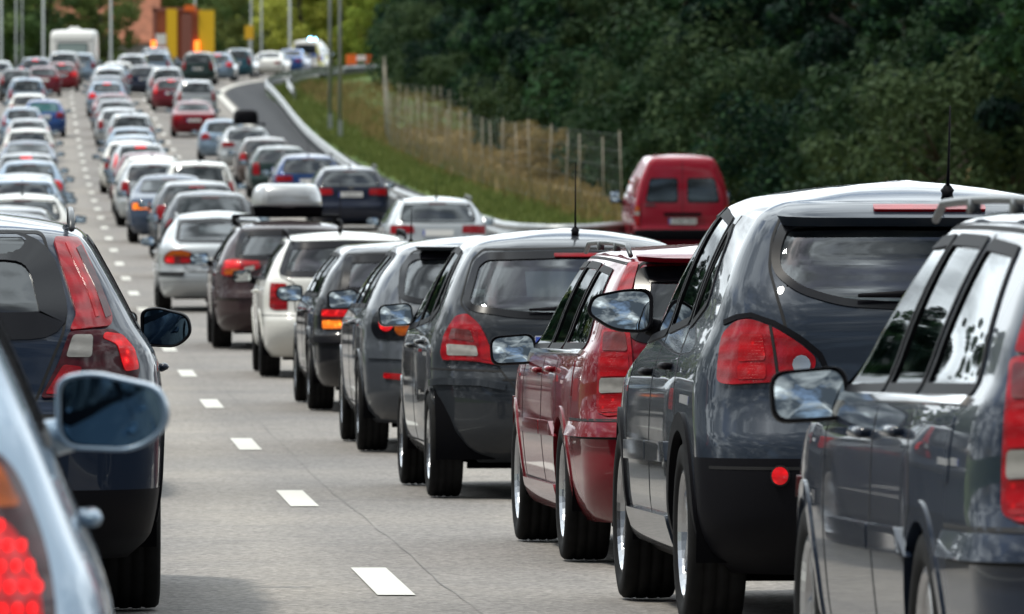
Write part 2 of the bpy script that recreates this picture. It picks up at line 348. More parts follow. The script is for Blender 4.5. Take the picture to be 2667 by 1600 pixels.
def build_body(S, gz, gs, holes, arches, matfn, rear_n):
    rows = np.unique(np.round(np.concatenate([np.linspace(S.z0, S.z1, int((S.z1 - S.z0) / gz) + 1), np.linspace(S.z1 - .06, S.z1, 4)]), 4))
    us = np.concatenate([np.linspace(0, 1, rear_n + 1)[:-1], np.linspace(1, 2, 9)[:-1], np.linspace(2, 3, int(S.L * .85 / gs) + 1)[:-1], np.linspace(3, 4, 9)[:-1], np.linspace(4, 5, max(4, rear_n // 2) + 1)])
    n = len(us); UU, ZZ = np.meshgrid(us, rows); P = S.pos(UU, ZZ); Q = P[:, 1:-1][:, ::-1].copy(); Q[..., 0] *= -1
    G = np.concatenate([P, Q], 1); m = G.shape[1]; nr = len(rows)
    V = G.reshape(-1, 3).tolist(); F = []; FM = []
    uc = .5 * (us[:-1] + us[1:]); zc = .5 * (rows[:-1] + rows[1:]); UC, ZC = np.meshgrid(uc, zc); X, Y, hw, yr, yf = S.raw(UC, ZC)
    hwc, yrc, yfc, rrc, rfc = S.tab(ZC); rrc = np.minimum(rrc, hwc * .9); rfc = np.minimum(rfc, hwc * .9); h = math.pi / 2
    qr = np.where(UC < 1, UC * (hwc - rrc), np.where(UC < 2, hwc - rrc + (UC - 1) * rrc * h, hwc - rrc + rrc * h + Y - yrc - rrc)); V5 = 5 - UC
    qf = np.where(V5 < 1, V5 * (hwc - rfc), np.where(V5 < 2, hwc - rfc + (V5 - 1) * rfc * h, hwc - rfc + rfc * h + yfc - rfc - Y))
    kill = np.zeros(UC.shape, bool)
    for dom, poly in holes:
        poly = ccw(poly)
        if dom == 'R': kill |= inpoly(qr, ZC, poly) & (UC < 2.3)
        elif dom == 'F': kill |= inpoly(qf, ZC, poly) & (UC > 2.7)
        else: kill |= inpoly(Y, ZC, poly) & (UC > 1.2) & (UC < 3.9)
    for ya, za, Ra in arches: kill |= ((Y - ya) ** 2 + (ZC - za) ** 2 < Ra * Ra) & (UC > 1.3) & (UC < 3.9)
    MI = matfn(UC, ZC, Y, qr)
    for i in range(nr - 1):
        for j in range(n - 1):
            if kill[i, j]: continue
            a, b = i * m + j, i * m + j + 1; F.append((a, b, b + m, a + m)); FM.append(int(MI[i, j]))
            ja = 0 if j == 0 else m - j; jb = m - (j + 1) if j + 1 < n - 1 else n - 1
            a, b = i * m + jb, i * m + ja; F.append((a, b, b + m, a + m)); FM.append(int(MI[i, j]))
    # roof and floor
    top = [(nr - 1) * m + j for j in range(m)]; T = G[-1]; cyy = (T[:, 1].min() + T[:, 1].max()) / 2; prev = top
    base = T[:, 2] - S.archz(T[:, 1])
    for r in (.9, .75, .55, .35, .15):
        ny = cyy + (T[:, 1] - cyy) * r; nz = base + S.archz(ny) + S.crown * (1 - r * r); nx = T[:, 0] * r
        cur = list(range(len(V), len(V) + m)); V += np.stack([nx, ny, nz], -1).tolist()
        F += [(prev[j], prev[(j + 1) % m], cur[(j + 1) % m], cur[j]) for j in range(m)]; FM += [0] * m; prev = cur
    F.append(tuple(prev)); FM.append(0)
    b0 = G[0]; cur = list(range(len(V), len(V) + m)); V += np.stack([b0[:, 0] * .9, b0[:, 1] * .96 + S.L * .02, b0[:, 2] + .0], -1).tolist()
    F += [(j, cur[j], cur[(j + 1) % m], (j + 1) % m) for j in range(m)]; FM += [1] * m; F.append(tuple(cur[::-1])); FM.append(1)
    return V, F, FM

WHEELS = {}
def wheel_meshes(Rr, w, n, style, hi):
    key = (Rr, w, n, style, hi)
    if key in WHEELS: return WHEELS[key]
    a = Rr * (.70 if style != 'steel' else .66); b = MB(); g = []
    prof = [(-w * .42, a), (-w * .5, a + .02), (-w * .515, Rr * .86), (-w * .49, Rr * .955), (-w * .43, Rr * .99)]
    if hi:
        for k in (-.22, 0, .22): prof += [(w * k - .008, Rr), (w * k - .006, Rr - .004), (w * k + .006, Rr - .004), (w * k + .008, Rr)]
    else: prof += [(0, Rr)]
    prof += [(w * .43, Rr * .99), (w * .49, Rr * .955), (w * .515, Rr * .86), (w * .5, a + .02), (w * .42, a)]
    b.lathe_x(prof, 44 if hi else 20); tyre = b.mesh('tyre', ['rubber'], True)
    c = MB(); seg = 40 if hi else 18
    c.lathe_x([(w * .44, a + .004), (w * .46, a - .012), (w * .40, a - .025), (w * .1, a - .04), (-w * .4, a - .03)], seg)
    c.lathe_x([(w * .02, a - .03), (w * .02, .05)], seg, 1)
    c.lathe_x([(w * .30, .075), (w * .36, .06), (w * .38, .03), (w * .385, .001)], 16)
    for k in range(n):
        t = 2 * math.pi * k / n; ca, sa = math.cos(t), math.sin(t)
        def P(x, rad, lat): return (x, rad * ca - lat * sa, rad * sa + lat * ca)
        wd0, wd1 = (.030, .020) if style == 'thin' else ((.040, .060) if style == 'steel' else (.036, .034))
        r0, r1 = .05, a - .018; f = w * .36; bk = w * .2
        vs = [P(f, r0, -wd0), P(f, r0, wd0), P(f + .004, r1, wd1), P(f + .004, r1, -wd1), P(bk, r0, -wd0 * 1.3), P(bk, r0, wd0 * 1.3), P(bk, r1, wd1 * 1.4), P(bk, r1, -wd1 * 1.4)]
        c.add(vs, [(0, 1, 2, 3), (1, 5, 6, 2), (0, 3, 7, 4), (4, 7, 6, 5)])
    rim = c.mesh('rim', ['alloy', 'disc'], False)
    WHEELS[key] = (tyre, rim); return tyre, rim

def mirror_meshes(w, h, d, shape, shell_mat, sg, hi, gmat='mirror'):
    # housing outline in x-z, x grows away from the car for sg=+1
    o = {'box': [(-.5, -.42), (.46, -.5), (.5, .38), (-.42, .5)], 'leaf': [(-.48, -.5), (.1, -.46), (.5, -.05), (.42, .34), (-.1, .5), (-.5, .5)],
         'pear': [(-.5, -.46), (.2, -.5), (.5, -.2), (.44, .3), (-.2, .5), (-.5, .42)]}[shape]
    o = fillet([(x * w, z * h) for x, z in o], min(w, h) * .3, 5); k = len(o); b = MB(); secs = [(0.006, .90), (0, .97), (.008, 1.0), (d * .3, 1.0), (d * .65, .86), (d * .9, .55), (d, .25)]
    V = [(x * q * sg, y, z * q) for y, q in secs for x, z in o]; F = []
    for i in range(len(secs) - 1):
        for j in range(k):
            q = (i * k + j, i * k + (j + 1) % k, (i + 1) * k + (j + 1) % k, (i + 1) * k + j); F.append(q if sg > 0 else q[::-1])
    b.add(V, F); b.add([V[(len(secs) - 1) * k + j] for j in range(k)], [tuple(range(k))[::-1] if sg < 0 else tuple(range(k))])
    b.tube([(-sg * w * .40, d * .45, -h * .30), (-sg * (w * .5 + .09), d * .6, -h * .46)], [.035, .045], 8, 0)
    shell = b.mesh('mirror_housing', [shell_mat], True)
    g = MB(); rings = (1.0, .8, .55, .3); vs = []
    for q in rings: vs += [(x * .885 * sg * q, .012 - (1 - (q * abs(x) / w * 2) ** 2) * 0 - .5 * (w * w * .25 - (x * q) ** 2 - (z * q) ** 2) / 1.1 + .004, z * .885 * q) for x, z in o]
    vs.append((0, .016 - .5 * w * w * .25 / 1.1, 0)); fs = [(i * k + j, i * k + (j + 1) % k, (i + 1) * k + (j + 1) % k, (i + 1) * k + j) for i in range(len(rings) - 1) for j in range(k)] + [((len(rings) - 1) * k + j, (len(rings) - 1) * k + (j + 1) % k, len(rings) * k) for j in range(k)]
    g.add(vs, fs if sg > 0 else [f[::-1] for f in fs])
    gm = g.mesh('mirror_glass', [gmat], True)
    return shell, gm

TEXTS = {}
def text_mesh(txt, size, mat, italic=False):
    key = (txt, size, mat)
    if key in TEXTS: return TEXTS[key]
    cu = bpy.data.curves.new('lettering', 'FONT'); cu.body = txt; cu.size = size; cu.align_x = 'CENTER'; cu.align_y = 'CENTER'; cu.resolution_u = 2
    if italic: cu.shear = .25
    o = bpy.data.objects.new('tmp', cu); col.objects.link(o); dg = bpy.context.evaluated_depsgraph_get(); dg.update()
    me = bpy.data.meshes.new_from_object(o.evaluated_get(dg)); me.materials.clear(); me.materials.append(MATS[mat]); me.name = 'lettering'
    bpy.data.objects.remove(o); bpy.data.curves.remove(cu); TEXTS[key] = me; return me
RX90 = Matrix.Rotation(R(90), 4, 'X')

# ------------------------------------------------------------------ a car model = a list of parts sharing meshes
class Model:
    def __init__(s): s.parts = []
    def add(s, name, me, parent=-1, M=None): s.parts.append((name, me, parent, M or Matrix.Identity(4))); return len(s.parts) - 1

def make_model(spec):
    hi = spec.get('hi', False); S = Shape(spec); L, W = spec['L'], spec['W']; md = Model(); md.S = S; md.spec = spec
    T0 = Matrix.Translation((0, -L / 2, 0)); step = .05 if hi else .12
    def mk(name, VF, mats, parent=-1, smooth=True): return md.add(name, mesh_from(name, VF[0], VF[1], mats, None, smooth), parent, T0 if parent < 0 else None)
    ax = spec['axles']; Rw = spec['Rw']; tw = spec['tw']; Ra = spec.get('Ra', Rw + .045)
    holes = [(d, offset(ccw(fillet(p, g.get('r', .04))), .004)) for g in spec['glass'] for d, p in [(g['dom'], g['poly'])]] if hi else []
    zblk = spec.get('zblack', 0); zfun = spec.get('matfn')
    def matfn(U, Z, Y, q): return np.where(Z < zblk, 2, 0) if zfun is None else zfun(U, Z, Y, q)
    V, F, FM = build_body(S, .03 if hi else .055, .035 if hi else .09, holes, [(y, Rw, Ra) for y in ax], matfn, 28 if hi else 10)
    body = md.add('body', mesh_from('body', V, F, ['PAINT', 'under', 'trim'], FM), -1, T0)
    # wheel arches and wheels
    for y in ax:
        for sg in (-1, 1):
            b = MB(); hw = float(S.tab(Rw + .1)[0]) - .02; n = 20; a0 = -.22
            ang = [a0 + (math.pi - 2 * a0) * i / n for i in range(n + 1)]
            ring = lambda x, r: [(sg * x, y + r * math.cos(t), Rw + r * math.sin(t)) for t in ang]
            vs = ring(hw, Ra + .025) + ring(hw - .34, Ra + .02); b.add(vs, [(i, i + 1, n + 2 + i, n + 1 + i) for i in range(n)])
            b.add(ring(hw - .34, Ra + .02), [tuple(range(n + 1))])
            md.add('wheel_well', b.mesh('wheel_well', ['under'], True), -1, T0)
    lipm = spec.get('lip', 'PAINT')
    for y in ax:
        for dom in 'LS':
            t = np.linspace(R(-2), R(182), 26 if hi else 14); zb = Rw + (Ra) * np.sin(t); yb = y + Ra * np.cos(t)
            line = [(a, z) for a, z in zip(yb, zb) if z > S.z0 + .02]
            mk('arch_lip', S.band(dom, line, .03 if hi else .02, spec.get('lipw', .022), spec.get('lipo', .007), .03, False, .05), [lipm], body)
    ty, rm = wheel_meshes(Rw, tw, spec.get('spokes', 7), spec.get('rim', 'wide'), hi); track = spec.get('track', W / 2 - tw / 2 - .025)
    for y in ax:
        for sg in (1, -1):
            w = md.add('wheel', ty, -1, T0 @ Matrix.Translation((sg * track, y, Rw)) @ (Matrix.Rotation(math.pi, 4, 'Z') if sg < 0 else Matrix.Identity(4)))
            md.add('rim', rm, w)
    # glass
    for g in spec['glass']:
        doms = ['L', 'S'] if g['dom'] == 'S' else [g['dom']]
        for d in doms:
            gi = mk(g['name'], S.patch(d, g['poly'], g.get('off', -.002 if hi else .005), .0 if hi else .01, g.get('r', .04), step), [g['mat'] if hi or g['mat'] == 'glass_teal' else 'glass_dark'])
            if hi or g.get('frame', .02) > .03 or g['dom'] == 'R':
                mk('window_frame', S.band(d, g['poly'], g.get('frame', .035), g.get('fout', .012), .005, .014, True, .05 if hi else .12, g.get('r', .04)), [g.get('fmat', 'frit')], gi)
    # panel gaps
    gv = MB()
    for dom, line, closed in spec.get('gaps', []):
        for d in (['L', 'S'] if dom == 'S' else [dom]):
            V, F = S.band(d, line, .0055, .0055, .0016, .004, closed, .06, .03); gv.add(V, F)
    if gv.v: md.add('panel_gap', gv.mesh('panel_gap', ['gap'], True), body)
    # panels, lamps, trims: dict(name, dom, poly, mat, off, r, both, kids)
    for t in spec.get('bits', []):
        if t.get('lo') is False and not hi: continue
        both = t.get('both', t['dom'] in 'SR'); pol = t['poly']
        for sd in ((1, -1) if both else (1,)):
            def side(d, p): return (('S' if sd > 0 else 'L'), p) if d == 'S' else (d, [(q * sd, z) for q, z in p])
            d, p = side(t['dom'], pol)
            if t.get('line'): VF = S.band(d, p if sd > 0 or d != 'R' else p[::-1], t['w'] / 2, t['w'] / 2, t.get('off', .01), t.get('skirt', .02), False, step)
            else: VF = S.patch(d, p, t.get('off', .008), t.get('skirt', .016), t.get('r', .02), t.get('step', step), t.get('off_top'))
            i = mk(t['name'], VF, [t['mat']])
            for k in t.get('kids', []):
                d2, p2 = side(k.get('dom', t['dom']), k['poly'])
                if k.get('line'): VF = S.band(d2, p2 if sd > 0 or d2 != 'R' else p2[::-1], k['w'] / 2, k['w'] / 2, k.get('off', .012), .01, False, step)
                else: VF = S.patch(d2, p2, k.get('off', .012), k.get('skirt', .012), k.get('r', .015), k.get('step', step))
                mk(k['name'], VF, [k['mat']], i)
    # mirrors
    if 'mirror' in spec:
        mw, mh, mdp, shp, smat, my, mz, mo = spec['mirror']
        for sg in (1, -1):
            sh, gl = mirror_meshes(mw, mh, mdp, shp, smat, sg, hi, spec.get('mirror_glass', 'mirror'))
            M = T0 @ Matrix.Translation((sg * (W / 2 + mo), my, mz)) @ Matrix.Rotation(R(spec.get('mtoe', 4)) * sg, 4, 'Z') @ Matrix.Rotation(R(spec.get('mtilt', -7)), 4, 'X')
            i = md.add('side_mirror', sh, -1, M); md.add('mirror_glass', gl, i)
    # door handles
    for y, z in spec.get('handles', []):
        for d, sg in (('S', 1), ('L', -1)):
            P, n = S.E(d, np.array([y]), np.array([z]), .022); hb = MB(); p = P[0]
            hb.tube([(0, -.10, 0), (0, -.085, 0), (0, .085, 0), (0, .10, 0)], [.010, .019, .019, .010], 8, 0, .8)
            hb.box((-.012 * sg, -.08, 0), (.018, .014, .012)); hb.box((-.012 * sg, .08, 0), (.018, .014, .012))
            md.add('door_handle', hb.mesh('door_handle', [spec.get('handle_mat', 'PAINT')], True), -1, T0 @ Matrix.Translation(p))
    # roof rails, aerial, wiper, plate, exhaust
    if 'rails' in spec:
        y0, y1, x, hgt, rmat, style = spec['rails']
        for sg in (1, -1):
            rb = MB(); n = 14; pts = []
            for i in range(n + 1):
                t = i / n; y = y0 + (y1 - y0) * t; lift = hgt * (sstep(0, .07, t) * sstep(0, .07, 1 - t))
                pts.append((sg * x, y, S.roof(x, y) - .005 + lift))
            rb.tube(pts, .012, 8)
            for t in (.30, .66):
                y = y0 + (y1 - y0) * t; zt = S.roof(x, y); rb.box((sg * x, y, zt + hgt * .45), (.013, .05, hgt * .5))
            md.add('roof_rail', rb.mesh('roof_rail', [rmat], True), -1, T0)
    if 'aerial' in spec:
        ay, axx, ln, rake = spec['aerial']; b = MB(); z = S.roof(axx, ay)
        b.tube([(axx, ay, z - .01), (axx, ay, z + .03), (axx, ay - .01, z + .05)], [.034, .026, .010], 10)
        b.tube([(axx, ay - .01, z + .045), (axx, ay - .01 - ln * rake * .35, z + ln * .35), (axx, ay - .01 - ln * rake, z + ln)], [.007, .005, .003], 6)
        md.add('aerial', b.mesh('aerial', ['trim'], True), -1, T0)
    if 'wiper' in spec:
        q0, z0, q1, z1 = spec['wiper']; P, _ = S.E('R', np.array([q0, (q0 + q1) / 2, q1]), np.array([z0, (z0 + z1) / 2, z1]), .03); b = MB()
        b.tube(P.tolist(), [.022, .014, .008], 6); md.add('rear_wiper', b.mesh('rear_wiper', ['trim'], True), -1, T0)
    if 'plate' in spec:
        z, txt = spec['plate']; P, n = S.E('R', np.array([0., 0.]), np.array([z - .06, z + .06]), .012); c = (P[0] + P[1]) / 2; tl = math.atan2(P[1][1] - P[0][1], .12)
        b = MB(); b.box((0, 0, 0), (.26, .006, .055)); b.box((-.243, -.0065, 0), (.015, .002, .05), 1)
        i = md.add('number_plate', b.mesh('number_plate', ['plate', 'plate_blue']), -1, T0 @ Matrix.Translation(c) @ Matrix.Rotation(-tl, 4, 'X'))
        md.plate = i
        if txt: md.add('plate_lettering', text_mesh(txt, .105, 'plate_ink'), i, Matrix.Translation((.015, -.009, -.002)) @ RX90)
    if 'exhaust' in spec:
        x, y, z = spec['exhaust']; b = MB(); b.tube([(x, y, z), (x, y + .05, z), (x, y + .5, z + .03)], [.032, .036, .03], 12); md.add('exhaust_pipe', b.mesh('exhaust_pipe', ['disc'], True), -1, T0)
    b = MB(); zf = S.z0 + .03
    b.box((.15, ax[0] - .28, zf - .03), (.32, .2, .075)); b.box((0, ax[0], zf - .02), (W * .36, .05, .05)); b.box((0, L * .5, zf), (W * .30, L * .3, .03))
    md.add('underbody', b.mesh('underbody', ['under']), -1, T0)
    # cabin
    if hi:
        b = MB(); zb = S.zbelt
        ys = spec.get('seats', (ax[0] + .35, ax[1] - 1.25)); xs = W * .21
        for x in (-xs, xs):
            b.box((x, ys[1], zb - .22), (.22, .07, .36), 0, Matrix.Rotation(R(-14), 3, 'X') .inverted(), .85); b.box((x, ys[1] - .10, zb + .27), (.13, .045, .09), 0, None, .9)
            b.box((x, ys[1] - .08, zb + .16), (.012, .012, .06)); b.box((x, ys[0] - .04, zb + .22), (.12, .04, .075), 0, None, .9)
        b.box((0, ys[0], zb - .22), (W * .36, .08, .36), 0, None, .93)
        b.box((0, ax[1] - .35, zb - .06), (W * .38, .22, .10)); b.tube([(-xs + .16 * math.cos(a), ax[1] - .62 - .04 * math.sin(a), zb - .02 + .17 * math.sin(a)) for a in np.linspace(0, 2 * math.pi, 17)], .014, 6)
        b.box((0, L * .5, .42), (W * .40, L * .33, .02)); b.box((0, ax[1] - .75, zb + .36), (.11, .012, .03))
        md.add('seats', b.mesh('seats', ['seat_cloth']), -1, T0)
    for f in spec.get('extra', []): f(md, S, T0)
    return md

def instance(md, name, label, cat, M, paint_key, over=None, group=None, plate=None, sz=1.0):
    root = bpy.data.objects.new(name, None); col.objects.link(root); root.matrix_world = M; root.empty_display_size = .3
    root.scale = (1, 1, sz); root['label'] = label; root['category'] = cat
    if group: root['group'] = group
    objs = []
    for i, (nm, me, par, ML) in enumerate(md.parts):
        o = bpy.data.objects.new(nm, me); col.objects.link(o); o.parent = root if par < 0 else objs[par]; o.matrix_local = ML
        if nm == 'panel_gap': o['kind'] = 'stuff'
        for k, sl in enumerate(o.material_slots):
            mn = me.materials[k].name if me.materials[k] else ''
            new = ('paint_' + paint_key) if mn == 'PAINT' else (over or {}).get((nm, mn)) or (over or {}).get(mn)
            if new: sl.link = 'OBJECT'; sl.material = MATS[new]
        objs.append(o)
    if plate and hasattr(md, 'plate'):
        o = bpy.data.objects.new('plate_lettering', text_mesh(plate, .105, 'plate_ink')); col.objects.link(o); o.parent = objs[md.plate]; o.matrix_local = Matrix.Translation((.015, -.009, -.002)) @ RX90
    return root
plain('PAINT', (.5, .5, .5))
# ------------------------------------------------------------------ car specifications
def windows(zb, zt, breaks, gap=.07, mat='glass_clear', zt_r=None, names=None):
    out = []
    for i in range(len(breaks) - 1):
        (a0, a1), (b0, b1) = breaks[i], breaks[i + 1]; g = gap / 2
        p = [(a0 + g, zb), (b0 - g, zb), (b1 - g, zt), (a1 + g, zt)]
        out.append(dict(name='side_window', dom='S', poly=p, mat=mat, frame=.014, fout=.016, r=.05, fmat='trim'))
    return out
def mkside(W, zb, zr, low=.90, tum=.70, top=.62, zl=.2):
    h = W / 2
    return [(zl, h * low), (zl + .1, h * .965), (.46, h * .99), (.66, h), (zb - .12, h * .995), (zb - .03, h * .965), (zb + .02, h * .94), ((zb + zr) / 2, h * (.94 + tum) / 2 * 1.012), (zr - .09, h * (tum + .02)), (zr - .035, h * (tum - .025)), (zr, h * top)]
def mknose(L, zb, zr, A, zl=.2, hood=.95):
    # A: distance of the windscreen base from the nose
    return [(zl, .16), (zl + .12, .04), (.48, 0), (.62, .03), (.72, .12), (zb - .12, .45), (zb - .04, A * .75), (zb + .03, A), ((zb + zr) / 2, A + (zr - zb) * .95), (zr - .05, A + (zr - zb) * 1.75), (zr, A + (zr - zb) * 2.1)]
RR = lambda a, b, c: [(.2, a), (.6, a), (.95, b), (1.5, c)]
def gate_gap(pts): return ('R', sym(pts), True)

def side_gaps(yB, yC, yA, z0, zb, zt, axle, Ra, Rw):
    # vertical door seams (y at sill, y at belt, y at roof) plus rear-door cut round the arch
    g = [('S', [(yB[0], z0), (yB[1], zb), (yB[2], zt)], False), ('S', [(yA[0], z0), (yA[1], zb - .1), (yA[2], zb)], False)]
    t = np.linspace(R(18), R(62), 6)
    arc = [(axle + (Ra + .035) * math.cos(a), Rw + (Ra + .035) * math.sin(a)) for a in t]
    g.append(('S', [(arc[0][0] + .06, z0)] + arc + [(yC[1], zb), (yC[2], zt)], False))
    g.append(('S', [(axle + Ra + .1, z0), (yA[0], z0)], False))
    return g

SPECS = {}
# --- tall grey-blue crossover with dark lower cladding
W = 1.78
SPECS['crossover'] = dict(hi=True, L=4.31, W=W, zbelt=1.04, axles=(.80, 3.43), Rw=.345, tw=.215, Ra=.405, lip='trim', lipw=.035, lipo=.012, spokes=5, rim='thin', track=.772,
    side=[(.21, .76), (.30, .85), (.46, .885), (.66, .89), (.86, .882), (.96, .862), (1.03, .835), (1.10, .805), (1.22, .765), (1.36, .705), (1.46, .645), (1.505, .60), (1.535, .53)],
    tail=[(.21, .24), (.30, .10), (.42, .02), (.56, .0), (.68, .01), (.76, .06), (.84, .10), (.94, .115), (1.06, .125), (1.16, .15), (1.22, .185), (1.34, .28), (1.46, .37), (1.505, .42), (1.535, .50)],
    nose=mknose(4.31, 1.02, 1.535, 1.15), rr=[(.2, .30), (.6, .32), (.9, .34), (1.1, .30), (1.3, .22), (1.54, .18)], rf=RR(.45, .4, .3), bow_r=.07, tr=.045, arch=.09, wedge=-.07, crown=.06,
    matfn=lambda U, Z, Y, q: np.where((Z < .40) | ((Z < .645) & (U < 2.02)), 2, 0),
    glass=[dict(name='rear_window', dom='R', poly=sym([(0, 1.165), (.36, 1.185), (.52, 1.235), (.60, 1.31), (.59, 1.40), (.545, 1.482), (0, 1.505)]), mat='glass_rear', frame=.022, fout=.012, r=.10)]
        + [dict(name='side_window', dom='S', poly=[(2.05, 1.085), (2.80, 1.06), (2.20, 1.475), (1.86, 1.49)], mat='glass_clear', frame=.014, fout=.018, r=.05, fmat='trim'),
           dict(name='side_window', dom='S', poly=[(1.28, 1.125), (1.98, 1.09), (1.79, 1.485), (1.22, 1.455)], mat='glass_clear', frame=.014, fout=.018, r=.05, fmat='trim'),
           dict(name='side_window', dom='S', poly=[(.84, 1.19), (1.20, 1.10), (1.15, 1.45), (1.0, 1.40)], mat='glass_clear', frame=.014, fout=.018, r=.05, fmat='trim'),
           dict(name='windscreen', dom='F', poly=sym([(0, 1.08), (.62, 1.08), (.50, 1.47), (0, 1.49)]), mat='glass_clear', frame=.05, r=.05)],
    gaps=[gate_gap([(0, .73), (.42, .735), (.50, .78), (.545, .93), (.585, 1.13), (.60, 1.20), (.62, 1.32), (.60, 1.43), (.55, 1.515), (0, 1.525)])]
        + side_gaps((2.02, 2.02, 1.82), (0, 1.22, 1.05), (3.02, 3.0, 2.88), .33, 1.08, 1.48, .80, .41, .345) + [('R', [(-.93, .60), (.93, .60)], False), ('R', [(.86, .93), (.80, .60)], False)],
    bits=[dict(name='tail_light', dom='R', poly=[(.47, .935), (.52, .90), (.60, .89), (.80, .88), (.86, .89), (.85, 1.06), (.78, 1.115), (.71, 1.125), (.62, 1.09), (.53, 1.03), (.465, .975)], mat='lens_red', off=.012, skirt=.03, r=.03, kids=[
            dict(name='brake_lens', poly=[(.65, .965), (.76, .96), (.75, 1.06), (.66, 1.06)], mat='lens_red_lit', off=.0145), dict(name='fog_lens', poly=[(.65, .90), (.76, .897), (.76, .95), (.65, .955)], mat='lens_red_lit', off=.0145),
            dict(name='lamp_rim', line=True, poly=[(.605, .885), (.615, .98), (.63, 1.095)], w=.010, mat='gap', off=.0155),
            dict(name='reverse_lens', poly=[(.52 + .034 * math.cos(a), .95 + .034 * math.sin(a)) for a in np.linspace(0, 2 * math.pi, 13)[:-1]], r=0, step=.012, mat='mirror_flash', off=.017)]),
          dict(name='lamp_brow', dom='R', line=True, poly=[(.425, .93), (.45, .985), (.53, 1.05), (.62, 1.108), (.71, 1.142), (.78, 1.134), (.86, 1.11)], w=.022, mat='trim', off=.005),
          dict(name='rear_spoiler', dom='R', poly=sym([(0, 1.480), (.52, 1.462), (.56, 1.468), (.51, 1.53), (0, 1.535)]), mat='PAINT', off=.060, off_top=.012, skirt=.05, r=.012, both=False),
          dict(name='high_brake_light', dom='R', poly=sym([(0, 1.490), (.21, 1.490), (.21, 1.512), (0, 1.512)]), mat='lens_red', off=.054, off_top=.036, skirt=.03, r=.008, both=False),
          dict(name='fog_light', dom='R', poly=[(.615 + .035 * math.cos(a), .575 + .036 * math.sin(a)) for a in np.linspace(0, 2 * math.pi, 21)[:-1]], r=0, step=.012, mat='gap', off=.018, skirt=.03, kids=[dict(name='fog_lens', poly=[(.615 + .029 * math.cos(a), .575 + .030 * math.sin(a)) for a in np.linspace(0, 6.283, 19)[:-1]], r=0, step=.01, mat='lens_brake', off=.022)]),
          dict(name='door_moulding', dom='S', poly=[(1.20, .60), (2.0, .59), (2.0, .665), (1.24, .675)], mat='PAINT', off=.018, skirt=.02, r=.01),
          dict(name='door_moulding', dom='S', poly=[(2.04, .59), (2.95, .58), (2.95, .655), (2.04, .665)], mat='PAINT', off=.018, skirt=.02, r=.01),
          dict(name='sill_cover', dom='S', poly=[(1.28, .27), (2.98, .27), (2.98, .39), (1.28, .40)], mat='PAINT', off=.02, skirt=.03, r=.03)],
    mirror=(.27, .175, .14, 'leaf', 'trim', 2.78, 1.165, .045), mtilt=-9, mtoe=4, handles=[(1.42, .945), (2.18, .925)], handle_mat='trim', aerial=(.62, .095, .34, .22), wiper=(0, 1.21, -.30, 1.20), plate=(.84, None), exhaust=(-.45, .25, .24), seats=(1.45, 2.25))

def remap(sp, f):
    for k in ('side', 'tail', 'nose', 'rr', 'rf'): sp[k] = [(f(z), v) for z, v in sp[k]]
    for g in sp['glass']: g['poly'] = [(a, f(z)) for a, z in g['poly']]
    sp['gaps'] = [(d, [(a, f(z)) for a, z in l], c) for d, l, c in sp['gaps']]
    for b_ in sp['bits']: b_['poly'] = [(a, f(z)) for a, z in b_['poly']]
    old = sp.get('wiper'); sp['zbelt'] = f(sp['zbelt'])
    if old: sp['wiper'] = (old[0], f(old[1]), old[2], f(old[3]))
remap(SPECS['crossover'], lambda z: z if z < 1.15 else 1.15 + (z - 1.15) * 1.17)
